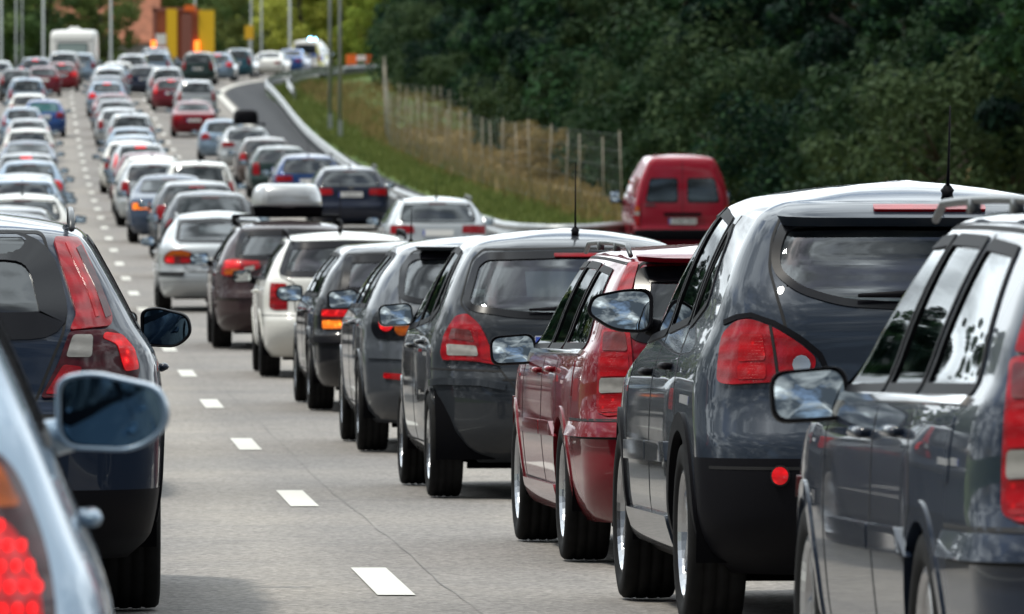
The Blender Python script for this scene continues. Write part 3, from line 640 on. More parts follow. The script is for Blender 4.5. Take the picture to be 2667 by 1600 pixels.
# --- boxy estate of the late nineties (used for the red and the dark blue one)
W = 1.76
def volvo(L=4.72):
    zr = 1.405
    lamp = [dict(name='tail_light', dom='R', poly=[(.655, .665), (.80, .655), (.835, .68), (.81, 1.04), (.77, 1.05), (.665, 1.04)], mat='lens_red', off=.012, skirt=.03, r=.02, kids=[
              dict(name='lens', poly=[(.68, .94), (.80, .94), (.795, 1.03), (.685, 1.03)], mat='lens_smoke', off=.015), dict(name='lens', poly=[(.675, .835), (.81, .83), (.805, .93), (.68, .93)], mat='lens_red_lit', off=.015),
              dict(name='lens', poly=[(.67, .765), (.815, .76), (.81, .825), (.675, .828)], mat='lens_white', off=.015), dict(name='lens', poly=[(.665, .68), (.815, .675), (.815, .755), (.67, .758)], mat='lens_red_lit', off=.015)]),
            dict(name='pillar_light', dom='R', poly=[(.70, 1.055), (.795, 1.06), (.67, 1.365), (.60, 1.37)], mat='lens_red', off=.010, skirt=.02, r=.015),
            dict(name='rear_spoiler', dom='R', poly=sym([(0, 1.345), (.58, 1.335), (.585, 1.35), (.55, 1.40), (0, 1.405)]), mat='PAINT', off=.10, off_top=.006, skirt=.035, r=.01, both=False),
            dict(name='side_moulding', dom='S', poly=[(.42 + .84, .555), (2.05, .55), (2.05, .615), (1.48, .62)], mat='PAINT', off=.016, skirt=.02, r=.01), dict(name='side_moulding', dom='S', poly=[(2.09, .55), (3.02, .545), (3.02, .61), (2.09, .615)], mat='PAINT', off=.016, skirt=.02, r=.01),
            dict(name='side_repeater', dom='S', poly=[(4.02, .64), (4.10, .64), (4.10, .70), (4.02, .70)], mat='lens_smoke', off=.010, r=.01), dict(name='fuel_flap', dom='S', poly=[(.62, .74), (.80, .74), (.80, .90), (.62, .90)], mat='PAINT', off=.003, r=.03),
            dict(name='belt_trim', dom='S', poly=[(.55, .925), (3.30, .915), (3.32, .935), (.50, .945)], mat='chrome', off=.012, skirt=.012, r=.004),
            dict(name='bumper_cover', dom='R', poly=[(-1.42, .575), (1.42, .575), (1.42, .635), (-1.42, .635)], mat='PAINT', off=.03, off_top=.01, skirt=.02, r=.02, both=False),
            dict(name='sill_cover', dom='S', poly=[(1.47, .215), (3.30, .215), (3.30, .325), (1.47, .335)], mat='PAINT', off=.018, skirt=.03, r=.04)]
    return dict(hi=True, L=L, W=W, zbelt=.95, axles=(1.10, 3.76), Rw=.315, tw=.205, Ra=.36, spokes=6, track=.765, lipw=.02, lipo=.006,
        side=[(.19, .78), (.27, .84), (.42, .868), (.60, .88), (.80, .873), (.90, .855), (.945, .835), (.98, .815), (1.12, .765), (1.26, .705), (1.345, .655), (1.385, .615), (1.405, .55)],
        tail=[(.19, .24), (.27, .12), (.36, .03), (.44, 0), (.575, .0), (.64, .015), (.67, .075), (.74, .10), (.92, .115), (1.02, .14), (1.16, .21), (1.30, .29), (1.37, .34), (1.405, .42)],
        nose=mknose(L, .95, 1.405, 1.30), rr=[(.19, .26), (.6, .26), (.9, .2), (1.1, .17), (1.41, .15)], rf=RR(.4, .35, .25), bow_r=.075, tr=.06, arch=.05, wedge=-.03, crown=.035,
        glass=[dict(name='rear_window', dom='R', poly=sym([(0, .985), (.58, .985), (.665, 1.01), (.60, 1.34), (0, 1.355)]), mat='glass_rear', frame=.06, r=.04),
               dict(name='side_window', dom='S', poly=[(.50, .965), (1.36, .96), (1.26, 1.325), (.74, 1.315)], mat='glass_clear', frame=.014, fout=.016, r=.03, fmat='trim'),
               dict(name='side_window', dom='S', poly=[(1.46, .96), (2.12, .955), (1.98, 1.335), (1.35, 1.33)], mat='glass_clear', frame=.014, fout=.016, r=.03, fmat='trim'),
               dict(name='side_window', dom='S', poly=[(2.20, .955), (3.22, .945), (2.60, 1.325), (2.06, 1.335)], mat='glass_clear', frame=.014, fout=.016, r=.03, fmat='trim'),
               dict(name='windscreen', dom='F', poly=sym([(0, 1.0), (.64, 1.0), (.52, 1.35), (0, 1.37)]), mat='glass_clear', frame=.05, r=.05)],
        gaps=[gate_gap([(0, .66), (.60, .66), (.66, .70), (.685, 1.0), (.60, 1.37), (0, 1.39)])] + side_gaps((2.08, 2.15, 2.0), (0, 1.42, 1.28), (3.20, 3.22, 3.15), .33, .94, 1.35, 1.10, .37, .315)
            + [('R', [(-1.42, .57), (1.42, .57)], False), ('R', [(-1.42, .645), (1.42, .645)], False), ('S', [(.45, 1.365), (2.6, 1.37)], False)],
        bits=lamp, mirror=(.235, .155, .13, 'box', 'trim', 3.02, .935, .055), mtilt=-11, mtoe=4, handles=[(1.60, .85), (2.32, .84)], rails=(.55, 2.9, .60, .038, 'rail_grey', 0), wiper=(0, 1.02, -.28, 1.02), plate=(.80, None), seats=(1.7, 2.55))
SPECS['old_estate'] = volvo()

# --- small dark grey hatchback
W = 1.695
SPECS['small_hatch'] = dict(hi=True, L=3.75, W=W, zbelt=.99, axles=(.53, 2.99), Rw=.297, tw=.185, Ra=.338, spokes=8, rim='thin', track=.745,
    side=[(.2, .74), (.28, .81), (.45, .84), (.62, .847), (.80, .845), (.92, .825), (.98, .80), (1.05, .775), (1.20, .715), (1.34, .645), (1.42, .59), (1.45, .555), (1.475, .48)],
    tail=[(.2, .17), (.28, .06), (.42, .0), (.56, .0), (.66, .02), (.72, .055), (.82, .08), (.94, .10), (1.02, .135), (1.16, .225), (1.32, .34), (1.42, .42), (1.45, .46), (1.475, .54)],
    nose=mknose(3.75, 1.0, 1.475, .95), rr=[(.2, .34), (.6, .36), (.9, .34), (1.1, .26), (1.48, .2)], rf=RR(.45, .4, .3), bow_r=.09, tr=.05, arch=.075, wedge=-.05, crown=.05,
    glass=[dict(name='rear_window', dom='R', poly=sym([(0, .99), (.38, 1.005), (.64, 1.05), (.68, 1.10), (.60, 1.35), (.53, 1.40), (0, 1.415)]), mat='glass_rear', frame=.032, r=.07),
           dict(name='side_window', dom='S', poly=[(.98, .995), (1.66, .97), (1.55, 1.40), (1.02, 1.385)], mat='glass_clear', frame=.014, fout=.018, r=.04, fmat='trim'),
           dict(name='side_window', dom='S', poly=[(.62, 1.07), (.92, 1.0), (.96, 1.375), (.86, 1.33)], mat='glass_clear', frame=.02, fout=.03, r=.03, fmat='trim'),
           dict(name='side_window', dom='S', poly=[(1.74, .97), (2.58, .95), (2.02, 1.38), (1.63, 1.40)], mat='glass_clear', frame=.014, fout=.018, r=.04, fmat='trim'),
           dict(name='windscreen', dom='F', poly=sym([(0, 1.04), (.58, 1.04), (.47, 1.41), (0, 1.43)]), mat='glass_clear', frame=.05, r=.05)],
    gaps=[gate_gap([(0, .60), (.38, .605), (.47, .70), (.64, 1.0), (.71, 1.09), (.63, 1.37), (.55, 1.43), (0, 1.44)])] + side_gaps((1.66, 1.70, 1.58), (0, .95, .98), (2.66, 2.64, 2.55), .30, .96, 1.39, .53, .345, .297)
        + [('R', [(.47, .705), (.80, .715), (1.1, .72)], False), ('R', [(-.47, .705), (-.80, .715), (-1.1, .72)], False), ('R', [(-.47, .66), (.47, .66)], False)],
    bits=[dict(name='tail_light', dom='R', poly=[(.475, .735), (.60, .755), (.84, .765), (.86, .80), (.83, .90), (.74, 1.005), (.66, 1.02), (.59, .955), (.545, .86)], mat='lens_red', off=.014, skirt=.03, r=.025, kids=[
            dict(name='turn_lens', poly=[(.62, .86), (.79, .88), (.765, .935), (.645, .925)], mat='lens_smoke', off=.0165), dict(name='reverse_lens', poly=[(.60, .785), (.80, .79), (.80, .85), (.61, .84)], mat='lens_white', off=.0165),
            dict(name='brake_lens', poly=[(.50, .755), (.585, .77), (.60, .93), (.57, .92)], mat='lens_red_lit', off=.0165)]),
          dict(name='rear_bumper', dom='R', poly=[(-1.1, .625), (1.1, .625), (1.12, .70), (.52, .70), (.42, .59), (-.42, .59), (-.52, .70), (-1.12, .70)], mat='PAINT', off=.018, off_top=.006, skirt=.02, r=.03, both=False, step=.06) if False else
          dict(name='bumper_crease', dom='R', line=True, poly=[(.45, .62), (.60, .645), (.85, .65), (1.05, .64)], w=.035, mat='PAINT', off=.018),
          dict(name='high_brake_light', dom='R', poly=sym([(0, 1.385), (.13, 1.385), (.13, 1.405), (0, 1.405)]), mat='lens_red', off=.012, r=.006, both=False)],
    mirror=(.22, .145, .12, 'box', 'PAINT', 2.42, 1.02, .05), mtilt=-10, mtoe=4, handles=[(1.10, .86), (1.80, .84)], aerial=(.72, .02, .42, .05), wiper=(0, 1.04, -.30, 1.03), plate=(.84, None), exhaust=(.3, .2, .25), seats=(1.05, 1.95))

# --- grey hatchback with round lamps
W = 1.755
SPECS['round_lamp_hatch'] = dict(hi=True, L=4.42, W=W, zbelt=.97, axles=(.83, 3.47), Rw=.315, tw=.205, Ra=.355, spokes=10, rim='thin', track=.768,
    side=mkside(W, .97, 1.42, .9, .68, .56), tail=[(.2, .2), (.3, .07), (.44, 0), (.58, .0), (.68, .03), (.76, .07), (.88, .09), (.96, .13), (1.02, .19), (1.16, .33), (1.30, .46), (1.38, .55), (1.42, .66)],
    nose=mknose(4.42, .97, 1.42, 1.2), rr=[(.2, .36), (.6, .38), (.9, .36), (1.1, .28), (1.42, .22)], rf=RR(.45, .4, .3), bow_r=.10, tr=.06, arch=.07, wedge=-.05, crown=.05,
    glass=[dict(name='rear_window', dom='R', poly=sym([(0, .985), (.52, 1.0), (.64, 1.04), (.59, 1.31), (.51, 1.365), (0, 1.375)]), mat='glass_rear', frame=.032, r=.07)] + windows(.98, 1.345, [(.62, .98), (1.32, 1.38), (2.08, 1.92), (3.02, 2.5)])
        + [dict(name='windscreen', dom='F', poly=sym([(0, 1.03), (.60, 1.03), (.48, 1.36), (0, 1.38)]), mat='glass_clear', frame=.05, r=.05)],
    gaps=[gate_gap([(0, .66), (.50, .665), (.56, .80), (.64, 1.0), (.62, 1.28), (.52, 1.39), (0, 1.40)])] + side_gaps((2.02, 2.06, 1.95), (0, 1.25, 1.35), (3.12, 3.1, 3.0), .32, .96, 1.36, .83, .36, .315) + [('R', [(.56, .70), (1.2, .70)], False)],
    bits=[dict(name='tail_light', dom='R', poly=[(.50, .775), (.66, .75), (.84, .76), (.90, .83), (.86, .93), (.74, .955), (.60, .90)], mat='frit', off=.010, skirt=.02, r=.05, kids=[
            dict(name='brake_lens', poly=[(.745 + .06 * math.cos(a), .862 + .055 * math.sin(a)) for a in np.linspace(0, 6.283, 17)[:-1]], r=0, step=.012, mat='lens_brake', off=.016), dict(name='turn_lens', poly=[(.625 + .055 * math.cos(a), .828 + .05 * math.sin(a)) for a in np.linspace(0, 6.283, 17)[:-1]], r=0, step=.012, mat='lens_amber', off=.016)]),
          dict(name='rear_reflector', dom='R', poly=[(.58, .49), (.78, .51), (.78, .545), (.58, .535)], mat='lens_red_lit', off=.012, r=.012),
          dict(name='rear_spoiler', dom='R', poly=sym([(0, 1.375), (.46, 1.36), (.48, 1.37), (.44, 1.415), (0, 1.42)]), mat='PAINT', off=.08, off_top=.006, skirt=.03, r=.01, both=False),
          dict(name='bumper_crease', dom='R', line=True, poly=[(.42, .63), (.66, .655), (.95, .66)], w=.05, mat='PAINT', off=.016)],
    mirror=(.235, .15, .13, 'box', 'trim', 2.92, 1.02, .0), mtilt=-10, mtoe=4, handles=[(1.42, .86), (2.2, .85)], wiper=(0, 1.02, -.3, 1.02), plate=(.83, None), seats=(1.4, 2.35))

# --- compact black estate with split square lamps
W = 1.69
SPECS['compact_estate'] = dict(hi=True, L=4.43, W=W, zbelt=.92, axles=(.98, 3.68), Rw=.305, tw=.205, Ra=.345, spokes=7, track=.735, lipw=.03, lipo=.014,
    side=mkside(W, .92, 1.345, .9, .70, .60), tail=[(.2, .22), (.3, .08), (.42, .0), (.54, 0), (.60, .03), (.64, .09), (.80, .11), (.92, .13), (.97, .16), (1.12, .26), (1.26, .36), (1.31, .41), (1.345, .50)],
    nose=mknose(4.43, .92, 1.345, 1.35), rr=[(.2, .24), (.6, .24), (.9, .2), (1.35, .16)], rf=RR(.4, .35, .25), bow_r=.07, tr=.06, arch=.05, wedge=-.035, crown=.035,
    glass=[dict(name='rear_window', dom='R', poly=sym([(0, .955), (.58, .96), (.62, .985), (.565, 1.275), (0, 1.29)]), mat='glass_rear', frame=.05, r=.04)] + windows(.935, 1.275, [(.46, .74), (1.32, 1.22), (2.05, 1.88), (3.02, 2.5)])
        + [dict(name='windscreen', dom='F', poly=sym([(0, .98), (.60, .98), (.49, 1.29), (0, 1.31)]), mat='glass_clear', frame=.05, r=.05)],
    gaps=[gate_gap([(0, .62), (.50, .62), (.62, .70), (.645, .98), (.59, 1.30), (0, 1.315)])] + side_gaps((2.0, 2.05, 1.92), (0, 1.3, 1.2), (3.1, 3.05, 2.95), .32, .92, 1.29, .98, .35, .305) + [('R', [(-1.3, .615), (1.3, .615)], False), ('R', [(-1.3, .545), (1.3, .545)], False)],
    bits=[dict(name='tail_light', dom='R', poly=[(.41, .665), (.80, .665), (.82, .82), (.42, .82)], mat='lens_smoke', off=.010, skirt=.02, r=.02, kids=[
            dict(name='brake_lens', poly=[(.42, .765), (.80, .765), (.80, .815), (.43, .815)], mat='lens_brake', off=.013), dict(name='tail_lens', poly=[(.42, .67), (.62, .67), (.62, .725), (.42, .725)], mat='lens_red', off=.013), dict(name='turn_lens', poly=[(.63, .67), (.80, .67), (.80, .735), (.63, .735)], mat='lens_amber_lit', off=.013)]),
          dict(name='bumper_rub_strip', dom='R', poly=[(-1.3, .555), (1.3, .555), (1.3, .605), (-1.3, .605)], mat='trim', off=.02, skirt=.02, r=.01, both=False)],
    mirror=(.235, .145, .13, 'pear', 'trim', 2.98, .94, .07), mtilt=-10, mtoe=4, handles=[(1.48, .80), (2.2, .79)], wiper=(0, .99, -.28, .99), plate=(.75, None), exhaust=(-.4, .1, .24), seats=(1.6, 2.4), aerial=(.8, .0, .3, .3))

# --- white estate with roof rails and tall block lamps
W = 1.695
SPECS['white_estate'] = dict(hi=True, L=4.30, W=W, zbelt=.93, axles=(.95, 3.47), Rw=.295, tw=.195, Ra=.335, spokes=9, rim='steel', track=.735, exhaust=(-.42, .05, .27),
    side=mkside(W, .93, 1.365, .88, .70, .60), tail=[(.2, .26), (.3, .12), (.42, .02), (.5, 0), (.57, .01), (.62, .08), (.80, .11), (.93, .13), (.98, .17), (1.12, .27), (1.28, .37), (1.33, .41), (1.365, .50)],
    nose=mknose(4.3, .93, 1.365, 1.15), rr=[(.2, .3), (.6, .3), (.9, .24), (1.37, .18)], rf=RR(.4, .35, .25), bow_r=.09, tr=.07, arch=.05, wedge=-.03, crown=.04,
    glass=[dict(name='rear_window', dom='R', poly=sym([(0, .965), (.62, .97), (.70, 1.0), (.60, 1.31), (0, 1.325)]), mat='glass_rear', frame=.055, r=.04)] + windows(.945, 1.295, [(.52, .80), (1.28, 1.2), (2.0, 1.86), (2.95, 2.45)])
        + [dict(name='windscreen', dom='F', poly=sym([(0, .99), (.60, .99), (.49, 1.31), (0, 1.33)]), mat='glass_clear', frame=.05, r=.05)],
    gaps=[gate_gap([(0, .605), (.545, .61), (.55, .90), (.70, .97), (.62, 1.33), (0, 1.345)])] + side_gaps((1.95, 2.0, 1.9), (0, 1.27, 1.17), (3.0, 3.0, 2.9), .32, .93, 1.31, .95, .345, .295) + [('R', [(-1.3, .60), (1.3, .60)], False)],
    bits=[dict(name='tail_light', dom='R', poly=[(.62, .655), (.75, .65), (.83, .67), (.81, .90), (.63, .895)], mat='lens_red', off=.010, skirt=.02, r=.02, kids=[dict(name='brake_lens', poly=[(.64, .775), (.80, .775), (.79, .885), (.645, .885)], mat='lens_red_lit', off=.013), dict(name='turn_lens', poly=[(.635, .67), (.805, .67), (.80, .76), (.64, .765)], mat='lens_red', off=.013)])],
    mirror=(.20, .135, .12, 'box', 'trim', 2.78, .955, .11), mtilt=3, mtoe=4, handles=[(1.42, .82), (2.1, .81)], rails=(.55, 2.5, .565, .06, 'trim', 0), wiper=(0, 1.0, -.28, 1.0), plate=(.76, None), seats=(1.5, 2.3), aerial=(1.0, -.05, .5, .2))

# --- dark brown family estate that carries the roof box
W = 1.76
SPECS['family_estate'] = dict(hi=True, L=4.62, W=W, zbelt=.96, axles=(1.0, 3.70), Rw=.315, tw=.215, Ra=.355, spokes=7, track=.765,
    side=mkside(W, .96, 1.40, .9, .70, .60), tail=[(.2, .2), (.3, .07), (.42, 0), (.58, .0), (.66, .05), (.78, .09), (.92, .12), (.98, .16), (1.12, .27), (1.28, .40), (1.36, .47), (1.40, .56)],
    nose=mknose(4.62, .96, 1.40, 1.2), rr=[(.2, .3), (.6, .32), (.9, .28), (1.4, .18)], rf=RR(.4, .35, .25), bow_r=.09, tr=.06, arch=.06, wedge=-.04, crown=.04,
    glass=[dict(name='rear_window', dom='R', poly=sym([(0, .99), (.58, 1.0), (.655, 1.03), (.58, 1.33), (0, 1.35)]), mat='glass_rear', frame=.05, r=.05)] + windows(.97, 1.325, [(.56, .86), (1.38, 1.3), (2.14, 2.0), (3.14, 2.62)])
        + [dict(name='windscreen', dom='F', poly=sym([(0, 1.02), (.62, 1.02), (.5, 1.34), (0, 1.36)]), mat='glass_clear', frame=.05, r=.05)],
    gaps=[gate_gap([(0, .64), (.46, .645), (.575, .85), (.61, 1.0), (.67, 1.04), (.60, 1.36), (0, 1.375)])] + side_gaps((2.1, 2.14, 2.02), (0, 1.36, 1.26), (3.2, 3.2, 3.1), .32, .96, 1.34, 1.0, .36, .315) + [('R', [(.48, .66), (1.2, .66)], False)],
    bits=[dict(name='tail_light', dom='R', poly=[(.37, .90), (.56, .82), (.78, .80), (.86, .83), (.82, .97), (.70, 1.0), (.56, .985), (.38, .97)], mat='lens_red', off=.010, skirt=.02, r=.025, kids=[dict(name='brake_lens', poly=[(.60, .90), (.80, .89), (.79, .975), (.62, .98)], mat='lens_brake', off=.013), dict(name='reverse_lens', poly=[(.44, .87), (.56, .845), (.56, .90), (.44, .92)], mat='lens_white', off=.013), dict(name='turn_lens', poly=[(.62, .825), (.80, .82), (.80, .88), (.61, .885)], mat='lens_amber', off=.013), dict(name='fog_lens', poly=[(.40, .93), (.57, .925), (.57, .975), (.40, .965)], mat='lens_red_lit', off=.013)]),
          dict(name='bumper_crease', dom='R', line=True, poly=[(-1.1, .60), (1.1, .60)], w=.04, mat='PAINT', off=.016, both=False)],
    mirror=(.235, .15, .13, 'box', 'trim', 3.02, .99, .10), mtilt=-8, handles=[(1.52, .85), (2.26, .84)], rails=(.60, 2.6, .58, .05, 'trim', 0), wiper=(0, 1.03, -.28, 1.03), plate=(.80, None), seats=(1.6, 2.5))

# --- silver liftback with half-leaf lamps
W = 1.71
SPECS['liftback'] = dict(hi=True, L=4.45, W=W, zbelt=.94, axles=(.95, 3.5), Rw=.30, tw=.195, Ra=.34, spokes=9, rim='steel', track=.742,
    side=mkside(W, .94, 1.36, .9, .70, .60), tail=[(.2, .2), (.3, .07), (.42, 0), (.52, 0), (.58, .03), (.70, .06), (.86, .08), (.94, .14), (.99, .24), (1.12, .42), (1.26, .60), (1.32, .70), (1.36, .82)],
    nose=mknose(4.45, .94, 1.36, 1.2), rr=[(.2, .34), (.6, .34), (.9, .28), (1.36, .2)], rf=RR(.4, .35, .25), bow_r=.10, tr=.07, arch=.06, wedge=-.04, crown=.05,
    glass=[dict(name='rear_window', dom='R', poly=sym([(0, .965), (.56, .97), (.62, 1.0), (.56, 1.30), (0, 1.32)]), mat='glass_rear', frame=.045, r=.05)] + windows(.955, 1.29, [(.70, 1.05), (1.36, 1.36), (2.08, 1.94), (3.0, 2.5)])
        + [dict(name='windscreen', dom='F', poly=sym([(0, 1.0), (.60, 1.0), (.49, 1.31), (0, 1.33)]), mat='glass_clear', frame=.05, r=.05)],
    gaps=[gate_gap([(0, .56), (.44, .565), (.52, .66), (.57, .95), (.60, 1.30), (0, 1.335)])] + side_gaps((2.04, 2.08, 1.96), (0, 1.3, 1.32), (3.1, 3.1, 3.0), .32, .94, 1.31, .95, .35, .30) + [('R', [(-1.2, .55), (1.2, .55)], False)],
    extra=[lambda md, S, T0: md.add('script_badge', text_mesh('Carisma', .055, 'plate_ink', True), -1, T0 @ Matrix.Translation((-.40, float(S.E('R', np.array([.40]), np.array([.60]), .004)[0][0][1]) - .004, .60)) @ Matrix.Rotation(R(-6), 4, 'Z') @ RX90)],
    bits=[dict(name='tail_light', dom='R', poly=[(.29, .675), (.52, .665), (.80, .665), (.86, .70), (.82, .79), (.70, .85), (.56, .86), (.42, .83), (.31, .765)], mat='lens_smoke', off=.010, skirt=.02, r=.03, kids=[dict(name='brake_lens', poly=[(.66, .675), (.80, .68), (.79, .765), (.66, .765)], mat='lens_brake', off=.014), dict(name='turn_lens', poly=[(.36, .77), (.80, .775), (.70, .84), (.56, .85), (.42, .82)], mat='lens_amber', off=.013), dict(name='tail_lens', poly=[(.31, .685), (.56, .68), (.56, .755), (.32, .75)], mat='lens_red_lit', off=.013)]),
          dict(name='bumper_rub_strip', dom='R', poly=[(.53, .50), (1.2, .50), (1.2, .56), (.50, .56)], mat='grey_trim', off=.014, r=.01), dict(name='bumper_crease', dom='R', line=True, poly=[(-1.1, .46), (1.1, .46)], w=.035, mat='PAINT', off=.02, both=False)],
    mirror=(.22, .14, .12, 'pear', 'trim', 2.92, .965, .10), mtilt=-8, handles=[(1.5, .82), (2.2, .82)], rails=(.9, 2.6, .565, .03, 'PAINT', 0), plate=(.70, None), seats=(1.6, 2.4))

# --- big dark estate with lamps climbing the tailgate pillars
W = 1.86
SPECS['tall_lamp_estate'] = dict(hi=True, L=4.84, W=W, zbelt=1.04, axles=(1.12, 3.93), Rw=.345, tw=.225, Ra=.39, spokes=7, track=.80, lip='trim', lipw=.03, lipo=.01,
    side=[(.22, .80), (.31, .89), (.5, .925), (.7, .93), (.86, .92), (.95, .895), (1.0, .865), (1.05, .835), (1.18, .775), (1.34, .70), (1.45, .64), (1.49, .60), (1.515, .52)],
    tail=[(.22, .22), (.31, .08), (.45, .0), (.62, 0), (.70, .02), (.74, .06), (.86, .09), (1.0, .12), (1.10, .17), (1.26, .28), (1.42, .40), (1.49, .48), (1.515, .58)],
    nose=mknose(4.84, 1.04, 1.515, 1.35), rr=[(.2, .36), (.6, .36), (.85, .36), (1.05, .26), (1.3, .16), (1.52, .16)], rf=RR(.45, .4, .3), bow_r=.10, tr=.05, arch=.07, wedge=-.04, crown=.05,
    matfn=lambda U, Z, Y, q: np.where(Z < .50, 2, 0),
    glass=[dict(name='rear_window', dom='R', poly=sym([(0, 1.0), (.555, 1.01), (.445, 1.485), (0, 1.495)]), mat='glass_privacy', frame=.10, r=.16)] + windows(1.055, 1.44, [(.60, .92), (1.5, 1.44), (2.28, 2.14), (3.34, 2.8)], mat='glass_privacy')
        + [dict(name='windscreen', dom='F', poly=sym([(0, 1.10), (.66, 1.10), (.52, 1.46), (0, 1.48)]), mat='glass_clear', frame=.05, r=.05)],
    gaps=[gate_gap([(0, .62), (.36, .62), (.45, .74), (.56, 1.02), (.57, 1.12), (.47, 1.50), (0, 1.505)])] + side_gaps((2.22, 2.28, 2.16), (0, 1.46, 1.4), (3.4, 3.36, 3.25), .34, 1.05, 1.46, 1.12, .395, .345) + [('R', [(.46, .735), (1.3, .745)], False)],
    bits=[dict(name='pillar_light', dom='R', poly=[(.545, 1.03), (.735, 1.05), (.745, 1.09), (.60, 1.47), (.465, 1.475), (.575, 1.11)], mat='lens_red', off=.012, skirt=.02, r=.02, kids=[dict(name='led_strip', line=True, poly=[(.665, 1.09), (.615, 1.25), (.525, 1.45)], w=.014, mat='lens_red_lit', off=.015), dict(name='dark_strip', line=True, poly=[(.72, 1.09), (.665, 1.25), (.585, 1.43)], w=.03, mat='lens_dark', off=.0145)]),
          dict(name='tail_light', dom='R', poly=[(.42, .755), (.60, .76), (.86, .80), (.90, .88), (.84, .98), (.74, 1.035), (.545, 1.025), (.50, .90)], mat='lens_dark', off=.012, skirt=.02, r=.02, kids=[dict(name='reverse_lens', poly=[(.53, .92), (.64, .92), (.645, 1.01), (.56, 1.01)], mat='lens_white', off=.015), dict(name='brake_leds', poly=[(.80, .86), (.885, .87), (.86, .95), (.79, 1.01), (.70, 1.02), (.69, .995), (.76, .97)], mat='lens_brake', off=.015), dict(name='tail_lens', poly=[(.44, .77), (.56, .77), (.60, .88), (.52, .89)], mat='lens_red', off=.015)]),
          dict(name='bumper_step', dom='R', poly=[(-1.1, .655), (1.1, .655), (1.1, .69), (-1.1, .69)], mat='grey_trim', off=.02, skirt=.02, r=.01, both=False)],
    mirror=(.215, .17, .14, 'pear', 'trim', 3.12, 1.08, .04), mirror_glass='mirror_tinted', mtilt=6, mtoe=-7, handles=[(1.65, .93), (2.5, .92)], rails=(.62, 2.9, .57, .055, 'rail_grey', 0), plate=(.86, None), seats=(1.75, 2.65), wiper=(0, 1.04, -.3, 1.03))

remap(SPECS['tall_lamp_estate'], lambda z: z if z < .3 else (.3 + (z - .3) * 1.19 if z < .7 else .776 + (z - .7) * .9067))
def widen(x): return math.copysign(.906 * abs(x) + .089 * min(1, abs(x) / .4), x)
for b_ in SPECS['tall_lamp_estate']['bits']:
    if b_['dom'] == 'R' and b_['name'] in ('tail_light', 'pillar_light'):
        b_['poly'] = [(widen(a), z) for a, z in b_['poly']]
        for k_ in b_['kids']: k_['poly'] = [(widen(a), .3 + (z - .3) * 1.19 if z < .7 else .776 + (z - .7) * .9067) for a, z in k_['poly']]
SPECS['tall_lamp_estate']['glass'][0]['poly'] = [(widen(a), z) for a, z in SPECS['tall_lamp_estate']['glass'][0]['poly']]
# --- silver-blue small car nearest the camera on the left
W = 1.72
SPECS['near_hatch'] = dict(hi=True, L=4.15, W=W, zbelt=1.06, axles=(.72, 3.25), Rw=.31, tw=.195, Ra=.35, spokes=7, track=.75,
    side=[(.2, .76), (.28, .82), (.45, .85), (.65, .858), (.82, .835), (.94, .785), (1.04, .745), (1.14, .705), (1.28, .645), (1.42, .575), (1.50, .52), (1.525, .49), (1.55, .43)],
    tail=[(.2, .2), (.3, .06), (.45, 0), (.6, 0), (.70, .03), (.85, .07), (1.0, .12), (1.1, .18), (1.25, .30), (1.40, .42), (1.5, .52), (1.55, .62)],
    nose=mknose(4.15, 1.05, 1.55, 1.05), rr=[(.2, .36), (.7, .40), (1.0, .34), (1.2, .22), (1.55, .2)], rf=RR(.45, .4, .3), bow_r=.10, tr=.06, arch=.08, wedge=-.04, crown=.05,
    glass=[dict(name='rear_window', dom='R', poly=sym([(0, 1.10), (.42, 1.11), (.50, 1.14), (.46, 1.43), (0, 1.46)]), mat='glass_rear', frame=.05, r=.05)] + windows(1.10, 1.46, [(.75, .95), (1.3, 1.3), (1.9, 1.8), (2.8, 2.35)])
        + [dict(name='windscreen', dom='F', poly=sym([(0, 1.12), (.56, 1.12), (.45, 1.47), (0, 1.5)]), mat='glass_clear', frame=.05, r=.05)],
    gaps=[gate_gap([(0, .64), (.36, .65), (.46, .8), (.53, 1.12), (.5, 1.46), (0, 1.5)]), ('R', [(.5, .78), (1.2, .78)], False)] + side_gaps((1.85, 1.9, 1.8), (0, 1.3, 1.28), (2.9, 2.88, 2.8), .32, 1.06, 1.47, .72, .355, .31),
    bits=[dict(name='tail_light', dom='R', poly=[(.52, .70), (.62, .66), (.76, .68), (.815, .78), (.80, .93), (.735, 1.045), (.65, 1.10), (.56, 1.08), (.50, .95)], mat='lens_dark', off=.012, skirt=.02, r=.05, kids=[dict(name='turn_lens', poly=[(.55, .975), (.735, .985), (.68, 1.06), (.58, 1.06)], mat='lens_amber', off=.016)]
            + [dict(name='brake_lens', poly=[(.55, .70), (.74, .70), (.775, .78), (.765, .88), (.70, .965), (.55, .965)], mat='lens_brake', off=.0145, r=.04)]
            + [dict(name='led', poly=[(qx + .0085 * math.cos(a), qz + .0095 * math.sin(a)) for a in np.linspace(0, 6.283, 9)[:-1]], r=0, step=.006, mat='led_red', off=.018, skirt=.006) for qx, qz in [(.565 + .033 * i + (.016 if j % 2 else 0), .715 + .034 * j) for j in range(8) for i in range(7)] if inpoly([qx], [qz], [(.55, .70), (.74, .70), (.775, .78), (.765, .88), (.70, .965), (.55, .965)])[0]])],
    mirror=(.235, .165, .13, 'pear', 'PAINT', 2.72, 1.03, -.005), mirror_glass='mirror_tinted', mtilt=4, mtoe=-7, handles=[(1.4, .84), (2.05, .83)], plate=(.78, None), seats=(1.4, 2.1))
remap(SPECS['near_hatch'], lambda z: z if z < .5 else z - .10 * min(1, (z - .5) / .2))
for k_ in SPECS['near_hatch']['bits'][0]['kids']: k_['poly'] = [(a, z - .10) for a, z in k_['poly']]

